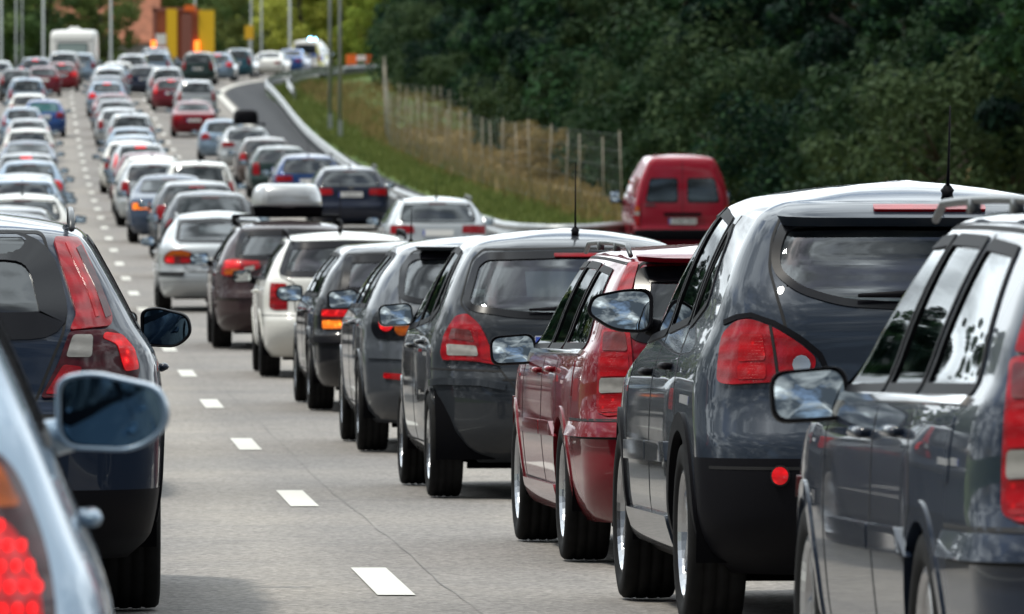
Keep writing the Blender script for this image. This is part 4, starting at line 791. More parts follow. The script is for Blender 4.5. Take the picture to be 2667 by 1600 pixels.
# --- simpler models for the queue farther off
def far(kind, L, W, H, zb, lampm='lens_red', **kw):
    zr = H - .05; h = W / 2; lit = 'lens_red'
    d = dict(L=L, W=W, zbelt=zb, axles=(L * .205, L * .79), Rw=.31, tw=.2, Ra=.35, spokes=7, side=mkside(W, zb, zr, .9, .70, .60), nose=mknose(L, zb, zr, L * .265), rf=RR(.4, .35, .25), arch=.06, wedge=-.04, crown=.045, bow_r=.08, tr=.06)
    zt = zr - .07
    if kind == 'estate':
        d.update(tail=[(.2, .2), (.3, .07), (.42, 0), (.55, 0), (.62, .06), (.8, .1), (zb, .13), (zb + .08, .19), (zr - .1, .38), (zr - .03, .46), (zr, .56)], rr=[(.2, .28), (.6, .28), (.9, .22), (zr, .16)])
        rw = [(0, zb + .03), (h * .70, zb + .035), (h * .75, zb + .07), (h * .67, zt), (0, zt + .02)]; sw = [(.50, .80), (1.35, 1.25), (2.1, 1.95), (L * .69, L * .56)]
        lamp = [(h * .70, .66), (h * .93, .66), (h * .92, .96), (h * .72, .98)]
    elif kind == 'hatch':
        d.update(tail=[(.2, .2), (.3, .07), (.42, 0), (.56, 0), (.66, .04), (.8, .08), (zb, .14), (zb + .08, .24), (zr - .1, .52), (zr - .03, .62), (zr, .74)], rr=[(.2, .34), (.6, .36), (.9, .3), (zr, .2)])
        rw = [(0, zb + .03), (h * .62, zb + .04), (h * .70, zb + .08), (h * .62, zt), (0, zt + .02)]; sw = [(.72, .95), (1.25, 1.25), (1.95, 1.85), (L * .67, L * .55)]
        lamp = [(h * .52, .78), (h * .96, .74), (h * .98, .84), (h * .88, .95), (h * .66, .97)]
    elif kind == 'saloon':
        d.update(tail=[(.2, .2), (.3, .06), (.42, 0), (.55, 0), (.64, .03), (.80, .06), (zb - .07, .10), (zb - .02, .26), (zb + .015, .52), (zb + .04, .66), (zb + .11, .80), (zr - .1, 1.18), (zr - .03, 1.32), (zr, 1.46)], rr=[(.2, .3), (.6, .3), (.88, .26), (1.0, .2), (zr, .2)], wedge=-.02)
        rw = [(0, zb + .065), (h * .68, zb + .07), (h * .72, zb + .10), (h * .64, zt), (0, zt + .02)]; sw = [(1.0, 1.45), (1.55, 1.6), (2.2, 2.08), (L * .68, L * .57)]
        lamp = [(h * .50, .70), (h * .97, .68), (h * .98, .80), (h * .55, .83)]
    elif kind in ('mpv', 'suv'):
        d.update(tail=[(.2, .18), (.3, .06), (.45, 0), (.62, 0), (.7, .05), (.85, .08), (zb, .11), (zb + .1, .16), (zr - .12, .30), (zr - .03, .37), (zr, .46)], rr=[(.2, .28), (.6, .28), (.9, .24), (zr, .18)])
        rw = [(0, zb + .04), (h * .68, zb + .05), (h * .74, zb + .09), (h * .66, zt), (0, zt + .02)]; sw = [(.42, .66), (1.3, 1.25), (2.0, 1.9), (L * .72, L * .58)]
        lamp = [(h * .74, .78), (h * .94, .76), (h * .86, 1.16), (h * .76, 1.18)]
        if kind == 'suv': d.update(Rw=.35, tw=.225, Ra=.40, matfn=lambda U, Z, Y, q: np.where(Z < .52, 2, 0))
    lamp = kw.pop('lamp', lamp)
    d['track'] = h - d['tw'] / 2 - .02
    d['glass'] = [dict(name='rear_window', dom='R', poly=sym(rw), mat='glass_dark', frame=.03, r=.05)] + windows(zb + .01, zt - .02, sw, mat='glass_dark') + [dict(name='windscreen', dom='F', poly=sym([(0, zb + .06), (h * .74, zb + .06), (h * .6, zt), (0, zt + .02)]), mat='glass_dark')]
    d['gaps'] = [('R', sym([(0, .62), (h * .66, .62), (h * .69, zb), (h * .72, zb + .1), (h * .64, zr - .03), (0, zr - .02)]), True)] if kind != 'saloon' else []
    lo = min(z for _, z in lamp); hiz = max(z for _, z in lamp); mid = (lo + hiz) / 2
    d['bits'] = [dict(name='tail_light', dom='R', poly=lamp, mat='lens_red', off=.012, r=.02), dict(name='high_brake_light', dom='R', poly=sym([(0, zt + .005), (.15, zt + .005), (.15, zt + .03), (0, zt + .03)]), mat='lens_dark', off=.012, r=.008, both=False),
                 dict(name='bumper_strip', dom='R', poly=[(-h - .1, .50), (h + .1, .50), (h + .1, .55), (-h - .1, .55)], mat=kw.pop('strip', 'PAINT'), off=.016, r=.01, both=False)]
    d['mirror'] = (.22, .15, .12, 'box', kw.pop('mirror_mat', 'trim'), L * .655, zb + .02, .10); d['plate'] = (.80 if kind != 'saloon' else .66, None)
    d['handles'] = []
    d.update(kw); return d
SPECS['estate_far'] = far('estate', 4.6, 1.75, 1.45, .95)
SPECS['estate_rails_far'] = far('estate', 4.7, 1.78, 1.45, .96, lamp=[(.42, .80), (.86, .78), (.86, .93), (.44, .93)], rails=(.6, 2.8, .58, .06, 'rail_grey', 0), aerial=(.9, 0, .45, .2))
SPECS['hatch_far'] = far('hatch', 4.15, 1.71, 1.45, .95)
SPECS['hatch_tall_lamp_far'] = far('hatch', 3.95, 1.68, 1.47, .97, lamp=[(.64, .80), (.80, .78), (.74, 1.16), (.66, 1.18)])
SPECS['saloon_far'] = far('saloon', 4.55, 1.73, 1.39, .95)
SPECS['mpv_far'] = far('mpv', 4.35, 1.75, 1.64, 1.02, aerial=(.8, 0, .3, .3))
SPECS['suv_far'] = far('suv', 4.5, 1.80, 1.66, 1.05, rails=(.6, 2.7, .60, .06, 'rail_grey', 0))

# --- tall red delivery van with two glazed rear doors
W = 1.81
SPECS['van'] = dict(L=4.45, W=W, zbelt=1.12, axles=(.85, 3.67), Rw=.31, tw=.195, Ra=.36, track=.78, spokes=8, rim='steel', strip=None,
    side=[(.2, .80), (.3, .875), (.5, .90), (.7, .905), (1.0, .90), (1.12, .885), (1.3, .845), (1.5, .79), (1.56, .765), (1.64, .73), (1.80, .655), (1.87, .60), (1.90, .54)],
    tail=[(.2, .15), (.3, .05), (.42, 0), (.52, 0), (.56, .05), (.8, .06), (1.2, .085), (1.55, .12), (1.80, .155), (1.87, .19), (1.90, .26)], nose=mknose(4.45, 1.1, 1.90, .9),
    rr=[(.2, .14), (.6, .13), (1.2, .12), (1.9, .12)], rf=RR(.4, .35, .3), bow_r=.02, tr=.02, arch=.02, wedge=0, crown=.045,
    glass=[dict(name='rear_window', dom='R', poly=[(-.70, 1.06), (-.10, 1.06), (-.10, 1.50), (-.61, 1.50)], mat='glass_dark', frame=.02, r=.05), dict(name='rear_window', dom='R', poly=[(.10, 1.06), (.70, 1.06), (.61, 1.50), (.10, 1.50)], mat='glass_dark', frame=.02, r=.05),
           dict(name='side_window', dom='S', poly=[(2.55, 1.12), (3.35, 1.12), (2.85, 1.55), (2.55, 1.55)], mat='glass_dark', frame=.02, r=.05, fmat='trim'), dict(name='windscreen', dom='F', poly=sym([(0, 1.18), (.7, 1.18), (.58, 1.74), (0, 1.76)]), mat='glass_dark')],
    gaps=[('R', [(0, .56), (0, 1.88)], False), ('R', [(.80, .56), (.80, 1.2), (.60, 1.80)], False), ('R', [(-.80, .56), (-.80, 1.2), (-.60, 1.80)], False)] + [('S', [(y, .4), (y, 1.6)], False) for y in (1.45, 2.48, 3.4)],
    bits=[dict(name='tail_light', dom='R', poly=[(.815, .62), (.93, .62), (.93, .98), (.815, .98)], mat='lens_red', off=.012, r=.015, kids=[dict(name='turn_lens', poly=[(.82, .885), (.925, .885), (.925, .97), (.82, .97)], mat='lens_amber', off=.015), dict(name='reverse_lens', poly=[(.82, .81), (.925, .81), (.925, .875), (.82, .875)], mat='lens_white', off=.015)]),
          dict(name='side_panel_recess', dom='S', poly=[(.45, 1.12), (1.35, 1.12), (1.35, 1.52), (.50, 1.52)], mat='PAINT', off=.012, r=.06), dict(name='side_panel_recess', dom='S', poly=[(1.55, 1.12), (2.40, 1.12), (2.40, 1.52), (1.55, 1.52)], mat='PAINT', off=.012, r=.06),
          dict(name='waist_gutter', dom='S', line=True, poly=[(.2, 1.575), (3.2, 1.575)], w=.03, mat='PAINT', off=.014), dict(name='side_rub_strip', dom='S', poly=[(.3, .70), (4.0, .70), (4.0, .80), (.3, .80)], mat='PAINT', off=.015, r=.02),
          dict(name='plate_lamp_cover', dom='R', poly=[(-.36, .80), (.36, .80), (.36, .86), (-.36, .86)], mat='trim', off=.03, r=.02, both=False), dict(name='bumper', dom='R', poly=[(-1.0, .36), (1.0, .36), (1.0, .53), (-1.0, .53)], mat='trim', off=.03, r=.03, both=False),
          dict(name='badge', dom='R', poly=[(-.73, .985), (-.52, .985), (-.52, 1.015), (-.73, 1.015)], mat='rail_grey', off=.008, r=.01, both=False)],
    mirror=(.20, .27, .12, 'box', 'trim', 3.22, 1.12, .16), mtilt=-16, mtoe=8, plate=(.70, 'CHN 704'), handles=[], aerial=(3.0, 0, .3, .2))
# --- high-roofed police van
SPECS['police'] = dict(SPECS['van'], L=4.9, axles=(1.0, 4.0), wedge=0, glass=[dict(name='rear_window', dom='R', poly=sym([(0, 1.15), (.66, 1.16), (.60, 1.66), (0, 1.68)]), mat='glass_dark', frame=.03, r=.05), dict(name='side_window', dom='S', poly=[(.5, 1.18), (1.6, 1.18), (1.6, 1.60), (.6, 1.60)], mat='glass_dark', frame=.02, r=.05), dict(name='side_window', dom='S', poly=[(1.75, 1.18), (2.75, 1.18), (2.75, 1.60), (1.75, 1.60)], mat='glass_dark', frame=.02, r=.05)],
    nose=mknose(4.9, 1.1, 1.90, .9), gaps=[], plate=(.70, None), bits=[dict(name='tail_light', dom='R', poly=[(.80, .72), (.92, .72), (.90, 1.05), (.80, 1.05)], mat='lens_red_lit', off=.012, r=.015), dict(name='bumper', dom='R', poly=[(-1.0, .30), (1.0, .30), (1.0, .45), (-1.0, .45)], mat='trim', off=.03, r=.03, both=False),
        dict(name='blue_marking', dom='S', poly=[(.3, .75), (1.4, .75), (1.4, 1.05), (.3, 1.05)], mat='marking_blue', off=.006, r=.01), dict(name='yellow_marking', dom='S', poly=[(1.42, .75), (2.5, .75), (2.5, 1.05), (1.42, 1.05)], mat='marking_yellow', off=.006, r=.01),
        dict(name='yellow_marking', dom='S', poly=[(.3, .45), (1.4, .45), (1.4, .73), (.3, .73)], mat='marking_yellow', off=.006, r=.01), dict(name='blue_marking', dom='R', poly=[(.30, .98), (.78, .98), (.74, 1.12), (.30, 1.12)], mat='marking_blue', off=.006, r=.01, both=False), dict(name='yellow_marking', dom='R', poly=[(.78, .5), (.93, .5), (.70, 1.75), (.64, 1.75)], mat='marking_yellow', off=.005, r=.01)])
plain('marking_blue', (.03, .12, .5), .3); plain('marking_yellow', (.75, .72, .08), .3)
# ------------------------------------------------------------------ the road: plan and height profile measured along +Y
ZP = [(0, 1.32), (15, 1.42), (35, 1.553), (58, 1.622), (82, 1.575), (110, 1.42), (140, 1.13), (170, .67), (200, .15), (240, -.62), (280, -1.57), (320, -2.72), (360, -4.16), (400, -5.58), (440, -6.85), (480, -7.9), (520, -8.7), (560, -9.25), (620, -9.8), (800, -10.6), (1200, -12), (3000, -14)]
zx = [a for a, _ in ZP]; zy = [b for _, b in ZP]
def road_z(d): return CAM_Z - pchip(zx, zy, d)
def road_x(d, t):
    d = np.asarray(d, float); t = np.asarray(t, float); k = 1 / 1250 + (1 / 390 - 1 / 1250) * sstep(1, 7, t); c = np.clip(d - 396, 0, 110)
    dev = c * c / 2 * k + np.maximum(d - 506, 0) * 110 * k
    return 1.45 - .0553 * d + t + dev
def hump(d, t):
    # grass rises gently away from the road, more under the trees
    return .10 * sstep(8.6, 11, t) + 3.2 * sstep(15, 60, t) + 1.2 * sstep(15, 40, -t) + .25 * sstep(15, 18, -t)
def ground_z(d, t): return road_z(d) + hump(np.asarray(d), np.asarray(t))
def P(d, t, up=0.0): return Vector((float(road_x(d, t)), float(d), float(ground_z(d, t)) + up))

DS = np.unique(np.concatenate([np.arange(-600, 4, 40.0), np.arange(4, 130, 2.0), np.arange(130, 420, 4.0), np.arange(420, 640, 6.0), np.linspace(640, 3000, 30)]))
def sheet(name, ts, dz, mat, kind='structure', d0=0, d1=9999, keep=None):
    ds = DS[(DS >= d0) & (DS <= d1)]; ts = np.asarray(ts, float); D, T = np.meshgrid(ds, ts, indexing='ij')
    X = road_x(D, T); Z = ground_z(D, T) + (dz if not callable(dz) else dz(D, T)); n = len(ts)
    V = np.stack([X, D, Z], -1).reshape(-1, 3).tolist()
    F = [(i * n + j, i * n + j + 1, (i + 1) * n + j + 1, (i + 1) * n + j) for i in range(len(ds) - 1) for j in range(n - 1)]
    o = link(bpy.data.objects.new(name, mesh_from(name, V, F, [mat]))); o['kind'] = kind; return o

# asphalt
def asphalt(name, base, var):
    m, nt, b = mat_base(name); g = N(nt, 'ShaderNodeNewGeometry')
    v = N(nt, 'ShaderNodeTexVoronoi', ins={'Scale': 42.0}); nt.links.new(g.outputs['Position'], v.inputs['Vector'])
    n1 = N(nt, 'ShaderNodeTexNoise', ins={'Scale': 28.0, 'Detail': 4.0, 'Roughness': .7}); nt.links.new(g.outputs['Position'], n1.inputs['Vector'])
    n2 = N(nt, 'ShaderNodeTexNoise', ins={'Scale': .35, 'Detail': 5.0, 'Roughness': .6}); nt.links.new(g.outputs['Position'], n2.inputs['Vector'])
    r1 = ramp(nt, v.outputs['Color'], .05, (.6, .6, .6, 1), .95, (1.28, 1.28, 1.28, 1)); r2 = ramp(nt, n1.outputs['Fac'], .3, (.72, .71, .70, 1), .7, (1.18, 1.18, 1.17, 1)); r3 = ramp(nt, n2.outputs['Fac'], .3, (.84, .85, .87, 1), .7, (1.12, 1.10, 1.07, 1))
    a = N(nt, 'ShaderNodeMixRGB', blend_type='MULTIPLY'); a.inputs[0].default_value = 1; nt.links.new(r1.outputs[0], a.inputs[1]); nt.links.new(r2.outputs[0], a.inputs[2])
    a2 = N(nt, 'ShaderNodeMixRGB', blend_type='MULTIPLY'); a2.inputs[0].default_value = 1; nt.links.new(a.outputs[0], a2.inputs[1]); nt.links.new(r3.outputs[0], a2.inputs[2])
    a3 = N(nt, 'ShaderNodeMixRGB', blend_type='MULTIPLY'); a3.inputs[0].default_value = 1; nt.links.new(a2.outputs[0], a3.inputs[1]); a3.inputs[2].default_value = c4(base)
    sp_ = N(nt, 'ShaderNodeSeparateXYZ'); nt.links.new(g.outputs['Position'], sp_.inputs[0])
    m1 = N(nt, 'ShaderNodeMath', operation='MULTIPLY_ADD'); nt.links.new(sp_.outputs['Y'], m1.inputs[0]); m1.inputs[1].default_value = .0553; nt.links.new(sp_.outputs['X'], m1.inputs[2])
    m2 = N(nt, 'ShaderNodeMath', operation='MULTIPLY_ADD'); nt.links.new(m1.outputs[0], m2.inputs[0]); m2.inputs[1].default_value = 3.65; m2.inputs[2].default_value = -8.4
    m3 = N(nt, 'ShaderNodeMath', operation='SINE'); nt.links.new(m2.outputs[0], m3.inputs[0])
    n4 = N(nt, 'ShaderNodeTexNoise', ins={'Scale': 1.3, 'Detail': 6.0, 'Roughness': .7}); nt.links.new(g.outputs['Position'], n4.inputs['Vector'])
    m4 = N(nt, 'ShaderNodeMath', operation='MULTIPLY'); nt.links.new(m3.outputs[0], m4.inputs[0]); nt.links.new(n4.outputs['Fac'], m4.inputs[1])
    r4 = ramp(nt, m4.outputs[0], -.6, (.86, .86, .87, 1), .6, (1.08, 1.07, 1.05, 1))
    r5 = ramp(nt, n4.outputs['Fac'], .30, (.80, .80, .81, 1), .42, (1, 1, 1, 1))
    a4 = N(nt, 'ShaderNodeMixRGB', blend_type='MULTIPLY'); a4.inputs[0].default_value = 1; nt.links.new(a3.outputs[0], a4.inputs[1]); nt.links.new(r4.outputs[0], a4.inputs[2])
    a5 = N(nt, 'ShaderNodeMixRGB', blend_type='MULTIPLY'); a5.inputs[0].default_value = 1; nt.links.new(a4.outputs[0], a5.inputs[1]); nt.links.new(r5.outputs[0], a5.inputs[2])
    nt.links.new(a5.outputs[0], b.inputs['Base Color']); b.inputs['Roughness'].default_value = .85; b.inputs['Specular IOR Level'].default_value = .3
    bu = N(nt, 'ShaderNodeBump', ins={'Strength': .5, 'Distance': .01}); nt.links.new(v.outputs['Distance'], bu.inputs['Height']); nt.links.new(bu.outputs[0], b.inputs['Normal'])
asphalt('asphalt', (.27, .254, .237), 1); asphalt('asphalt_dark', (.040, .043, .050), 1)
def grassmat(name, cs, sc):
    m, nt, b = mat_base(name); g = N(nt, 'ShaderNodeNewGeometry')
    n1 = N(nt, 'ShaderNodeTexNoise', ins={'Scale': sc, 'Detail': 6.0, 'Roughness': .65}); nt.links.new(g.outputs['Position'], n1.inputs['Vector'])
    r = ramp(nt, n1.outputs['Fac'], .32, c4(cs[0]), .68, c4(cs[2]), (.5, c4(cs[1]))); nt.links.new(r.outputs[0], b.inputs['Base Color']); b.inputs['Roughness'].default_value = .9
    b.inputs['Specular IOR Level'].default_value = .15
grassmat('grass_green', [(.05, .085, .018), (.075, .125, .024), (.13, .15, .04)], .35)
grassmat('grass_dry', [(.15, .13, .05), (.29, .21, .085), (.37, .26, .12)], .5)
grassmat('soil', [(.03, .032, .015), (.05, .05, .022), (.07, .06, .03)], .4)
m, nt, b = mat_base('road_paint'); g = N(nt, 'ShaderNodeNewGeometry'); n1 = N(nt, 'ShaderNodeTexNoise', ins={'Scale': 30.0, 'Detail': 6.0, 'Roughness': .75}); nt.links.new(g.outputs['Position'], n1.inputs['Vector'])
r_ = ramp(nt, n1.outputs['Fac'], .30, (.42, .41, .37, 1), .46, (.58, .57, .52, 1)); nt.links.new(r_.outputs[0], b.inputs['Base Color']); b.inputs['Roughness'].default_value = .7
plain('tar', (.12, .115, .11), .8); plain('galvanised', (.36, .38, .39), .42, .45, noise=3.0); plain('post_wood', (.34, .31, .25), .85, noise=6); plain('bark', (.06, .05, .04), .9, noise=5); plain('bark_pine', (.13, .075, .045), .9, noise=5)
plain('lamp_steel', (.34, .37, .37), .5, .3)

# ground, verges, carriageway
sheet('ground', [-260, -150, -90, -60, -40, -28, -18, -15, -12, -9, -6, -4.5, 0, 8, 9, 9.6, 11, 13, 15, 18, 22, 28, 36, 46, 60, 90, 150, 260], -.08, 'soil')
sheet('grass_verge', [8.7, 9.4, 10.2, 11, 12, 13, 14], lambda D, T: -.02 + 0 * D, 'grass_green', d0=150)
sheet('dry_grass_bank', [11.6, 12.2, 13, 14, 15, 17, 19, 22, 26], lambda D, T: .0 + .10 * sstep(11.6, 13, T), 'grass_dry', d0=120, d1=440)
sheet('green_slope', [11.5, 13, 15, 18, 22, 28, 36, 46], lambda D, T: .03 + .10 * sstep(11.5, 13, T), 'grass_green', d0=330, d1=640)
sheet('left_verge', [-60, -40, -28, -18, -15.5, -14.8], -.015, 'grass_green')
rd = sheet('road', [-15.0, -9.0, -5.6, -4, -2, 0, 1.7, 3.4, 5.2, 7.0, 7.25], 0.0, 'asphalt', d0=-600, d1=640)
sheet('hard_shoulder', [7.2, 8.0, 9.2], -.006, 'asphalt_dark', d0=-600, d1=520)

# painted markings
def strip(name, pts_l, pts_r, z, mat):
    pass
def dash(ts, w, d0, ln, mi):
    n = 3; V = []
    for i in range(n + 1):
        d = d0 + ln * i / n; h = float(road_z(d)) + .005
        V += [(float(road_x(d, ts - w / 2)), d, h), (float(road_x(d, ts + w / 2)), d, h)]
    return V, [(2 * i, 2 * i + 1, 2 * i + 3, 2 * i + 2) for i in range(n)]
for ts, off in ((0.0, 34.72), (3.36, 30.6)):
    for k in range(-2, 34):
        d0 = off + 12 * k
        if d0 < 6: continue
        V, F = dash(ts, .155, d0, 3.0, 0)
        o = link(bpy.data.objects.new('lane_dash', mesh_from('lane_dash', V, F, ['road_paint'], None, False))); o.parent = rd
def line(name, t, w, d0, d1, mat, z=.005):
    b = MB(); ds = DS[(DS >= d0) & (DS <= d1)]; V = []
    for d in ds:
        h = float(road_z(d)) + z; V += [(float(road_x(d, t - w / 2)), d, h), (float(road_x(d, t + w / 2)), d, h)]
    b.add(V, [(2 * i, 2 * i + 1, 2 * i + 3, 2 * i + 2) for i in range(len(ds) - 1)]); o = link(bpy.data.objects.new(name, b.mesh(name, [mat]))); o.parent = rd; return o
line('edge_line', 6.98, .28, 4, 560, 'road_paint'); line('edge_line', -5.2, .28, 4, 560, 'road_paint')
# tarred joint that wanders beside the dashes
b = MB(); V = []; rnd = random.Random(3); ds = np.arange(8, 150, .6); tt = .16
for i, d in enumerate(ds):
    tt += rnd.uniform(-.014, .014); tt = min(.26, max(.11, tt)); w = rnd.uniform(.0005, .0035); h = float(road_z(d)) + .003
    V += [(float(road_x(d, tt - w)), d, h), (float(road_x(d, tt + w)), d, h)]
b.add(V, [(2 * i, 2 * i + 1, 2 * i + 3, 2 * i + 2) for i in range(len(ds) - 1)]); o = link(bpy.data.objects.new('tar_joint', b.mesh('tar_joint', ['tar']))); o.parent = rd

# ------------------------------------------------------------------ guard rails
def empty(name, loc, label=None, cat=None, group=None):
    o = bpy.data.objects.new(name, None); col.objects.link(o); o.location = loc; o.empty_display_size = .3
    if label: o['label'] = label; o['category'] = cat
    if group: o['group'] = group
    return o
def part(b, name, mats, parent, smooth=False):
    o = link(bpy.data.objects.new(name, b.mesh(name, mats, smooth)), parent); o.matrix_parent_inverse = Matrix.Translation(parent.location).inverted(); return o
POST = None
def guardrail(pts, label, side=1, h=.62, every=4.0):
    root = empty('guard_rail', pts[0], label, 'guard rail'); pts = [Vector(p) for p in pts]
    prof = [(0, h - .31), (-.012, h - .30), (-.07, h - .265), (-.08, h - .225), (-.015, h - .185), (-.01, h - .125), (-.08, h - .085), (-.07, h - .045), (-.012, h - .008), (0, h)]
    b = MB(); V = []; n = len(prof)
    for i, p in enumerate(pts):
        t = (pts[min(i + 1, len(pts) - 1)] - pts[max(i - 1, 0)]); t.z = 0; t.normalize(); a = Vector((t.y, -t.x, 0)) * side
        V += [(p.x + a.x * q, p.y + a.y * q, p.z + z) for q, z in prof]
    b.add(V, [(i * n + j, i * n + j + 1, (i + 1) * n + j + 1, (i + 1) * n + j) for i in range(len(pts) - 1) for j in range(n - 1)])
    part(b, 'rail_beam', ['galvanised'], root, True)
    b = MB(); b.box((0, 0, h * .5 - .15), (.03, .05, h * .5 + .08)); me = b.mesh('rail_post', ['galvanised']); acc = every
    for p0, p1 in zip(pts[:-1], pts[1:]):
        L = (p1 - p0).length; s_ = every - acc
        while s_ < L:
            q = p0.lerp(p1, s_ / L); t = (p1 - p0).normalized(); a = Vector((t.y, -t.x, 0)) * side
            o = link(bpy.data.objects.new('rail_post', me), root); o.location = q + a * .045 - root.location; o.rotation_euler = (0, 0, math.atan2(-t.x, t.y)); s_ += every
        acc = L - (s_ - every)
    return root
tr = lambda d: float(pchip([100, 162, 175, 206, 230, 286, 340, 400, 470], [7.5, 7.55, 7.5, 7.35, 7.6, 8.2, 8.7, 9.2, 9.3], d))
pts = [P(d, tr(d)) for d in np.concatenate([np.arange(166, 400, 4), np.arange(400, 506, 3)])]
# near its end the rail swings away to the right round the lay-by
end = [P(168.5, 13.2), P(166.5, 12.0), P(164.5, 10.9), P(163, 9.8), P(162.2, 8.9), P(162.2, 8.2), P(163.5, 7.75)]
guardrail(end + pts, 'long galvanised guard rail that curves along the hard shoulder below the grass bank')
guardrail([P(d, 10.0 + .012 * (d - 385)) for d in np.arange(385, 452, 3)], 'short second guard rail behind the long one where the road bends')
sheet('lay_by', [9.3, 10, 11, 12, 13, 14], .025, 'asphalt_dark', d0=4, d1=163)
# dark kerb wall below the far bend
b = MB(); V = []; ds = np.arange(446, 506, 3.0)
for d in ds:
    for t, u in ((9.9, -.25), (9.9, .42), (10.25, .42), (10.25, -.5)): V.append(tuple(P(d, t, u)))
b.add(V, [(i * 4 + j, i * 4 + j + 1, (i + 1) * 4 + j + 1, (i + 1) * 4 + j) for i in range(len(ds) - 1) for j in range(3)])
plain('parapet', (.045, .05, .06), .8); root = empty('parapet_wall', P(446, 10), 'low dark wall under the police van at the far bend', 'wall'); part(b, 'wall_face', ['parapet'], root)

# ------------------------------------------------------------------ wildlife fence
def fence(line_pts, n, h, label, wire=True):
    root = empty('wildlife_fence', line_pts[0], label, 'fence'); pts = [Vector(p) for p in line_pts]
    cum = [0]
    for a, b_ in zip(pts[:-1], pts[1:]): cum.append(cum[-1] + (b_ - a).length)
    at = lambda s_: pts[0] if s_ <= 0 else next((pts[i].lerp(pts[i + 1], (s_ - cum[i]) / (cum[i + 1] - cum[i])) for i in range(len(pts) - 1) if s_ <= cum[i + 1]), pts[-1])
    b = MB(); b.tube([(0, 0, -.2), (0, 0, h)], [.016, .014], 7); me = b.mesh('fence_post', ['post_wood'], True); rnd = random.Random(7); ps = []
    for k in range(n):
        q = at(cum[-1] * (k + (rnd.uniform(-.22, .22) if 0 < k < n - 1 else 0)) / (n - 1)); o = link(bpy.data.objects.new('fence_post', me), root); o.location = q - root.location
        o.rotation_euler = (rnd.uniform(-.03, .03), rnd.uniform(-.05, .05), 0); o.scale = (1, 1, rnd.uniform(.92, 1.08)); ps.append(q)
    b = MB()
    for z in np.linspace(.12, h - .05, 6):
        for a, c in zip(ps[:-1], ps[1:]):
            m_ = (a + c) / 2 - Vector((0, 0, .02)); b.tube([a + Vector((0, 0, z)), m_ + Vector((0, 0, z)), c + Vector((0, 0, z))], .0025, 3)
    for a, c in zip(ps[:-1], ps[1:]):
        k = max(2, int((c - a).length / .45))
        for j in range(1, k): q = a.lerp(c, j / k); b.tube([q + Vector((0, 0, .06)), q + Vector((0, 0, h - .08))], .0022, 3)
    o = part(b, 'fence_wire', ['lamp_steel'], root); o['kind'] = 'stuff'
tf = lambda d: float(pchip([150, 172, 200, 240, 300, 330, 360, 392], [13.5, 12.2, 11.3, 11.0, 11.0, 11.9, 13.1, 14.4], d))
fence([P(d, tf(d), .12) for d in np.arange(190, 392, 6)], 36, 1.95, 'long wildlife fence of grey wooden posts and wire below the dark forest')
fence([P(d, 13.6 + .19 * (357 - d), .1) for d in (357, 354, 351, 348, 345)], 9, 1.25, 'upper row of pale fence posts climbing the dry slope to the trees')
# ------------------------------------------------------------------ trees and bushes
def leafmat(name, cols, hue=.0):
    m, nt, b = mat_base(name); oi = N(nt, 'ShaderNodeObjectInfo'); g = N(nt, 'ShaderNodeNewGeometry')
    n1 = N(nt, 'ShaderNodeTexNoise', ins={'Scale': .9, 'Detail': 5.0, 'Roughness': .7}); nt.links.new(g.outputs['Position'], n1.inputs['Vector'])
    ad = N(nt, 'ShaderNodeMath', operation='MULTIPLY_ADD'); nt.links.new(g.outputs['Random Per Island'], ad.inputs[0]); ad.inputs[1].default_value = .30; nt.links.new(n1.outputs['Fac'], ad.inputs[2])
    sb = N(nt, 'ShaderNodeMath', operation='MULTIPLY_ADD'); nt.links.new(oi.outputs['Random'], sb.inputs[0]); sb.inputs[1].default_value = .5; nt.links.new(ad.outputs[0], sb.inputs[2])
    r = ramp(nt, sb.outputs[0], .5, c4(cols[0]), 1.3, c4(cols[2]), (.9, c4(cols[1]))); nt.links.new(r.outputs[0], b.inputs['Base Color'])
    b.inputs['Roughness'].default_value = .65; b.inputs['Specular IOR Level'].default_value = .08
    tr_ = N(nt, 'ShaderNodeBsdfTranslucent'); nt.links.new(r.outputs[0], tr_.inputs[0]); mx = N(nt, 'ShaderNodeMixShader', ins={0: .28}); out = nt.nodes['Material Output']
    nt.links.new(b.outputs[0], mx.inputs[1]); nt.links.new(tr_.outputs[0], mx.inputs[2]); nt.links.new(mx.outputs[0], out.inputs['Surface'])
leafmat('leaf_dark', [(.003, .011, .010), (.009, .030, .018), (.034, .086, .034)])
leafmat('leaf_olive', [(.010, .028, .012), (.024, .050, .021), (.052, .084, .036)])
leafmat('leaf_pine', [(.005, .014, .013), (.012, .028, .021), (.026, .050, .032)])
leafmat('leaf_bright', [(.17, .25, .04), (.30, .37, .06), (.42, .45, .09)])
leafmat('leaf_mid', [(.06, .095, .028), (.105, .145, .04), (.17, .20, .06)])
leafmat('leaf_far', [(.075, .135, .05), (.13, .205, .075), (.19, .27, .10)])
leafmat('leaf_dry', [(.14, .12, .05), (.27, .205, .085), (.36, .265, .13)])

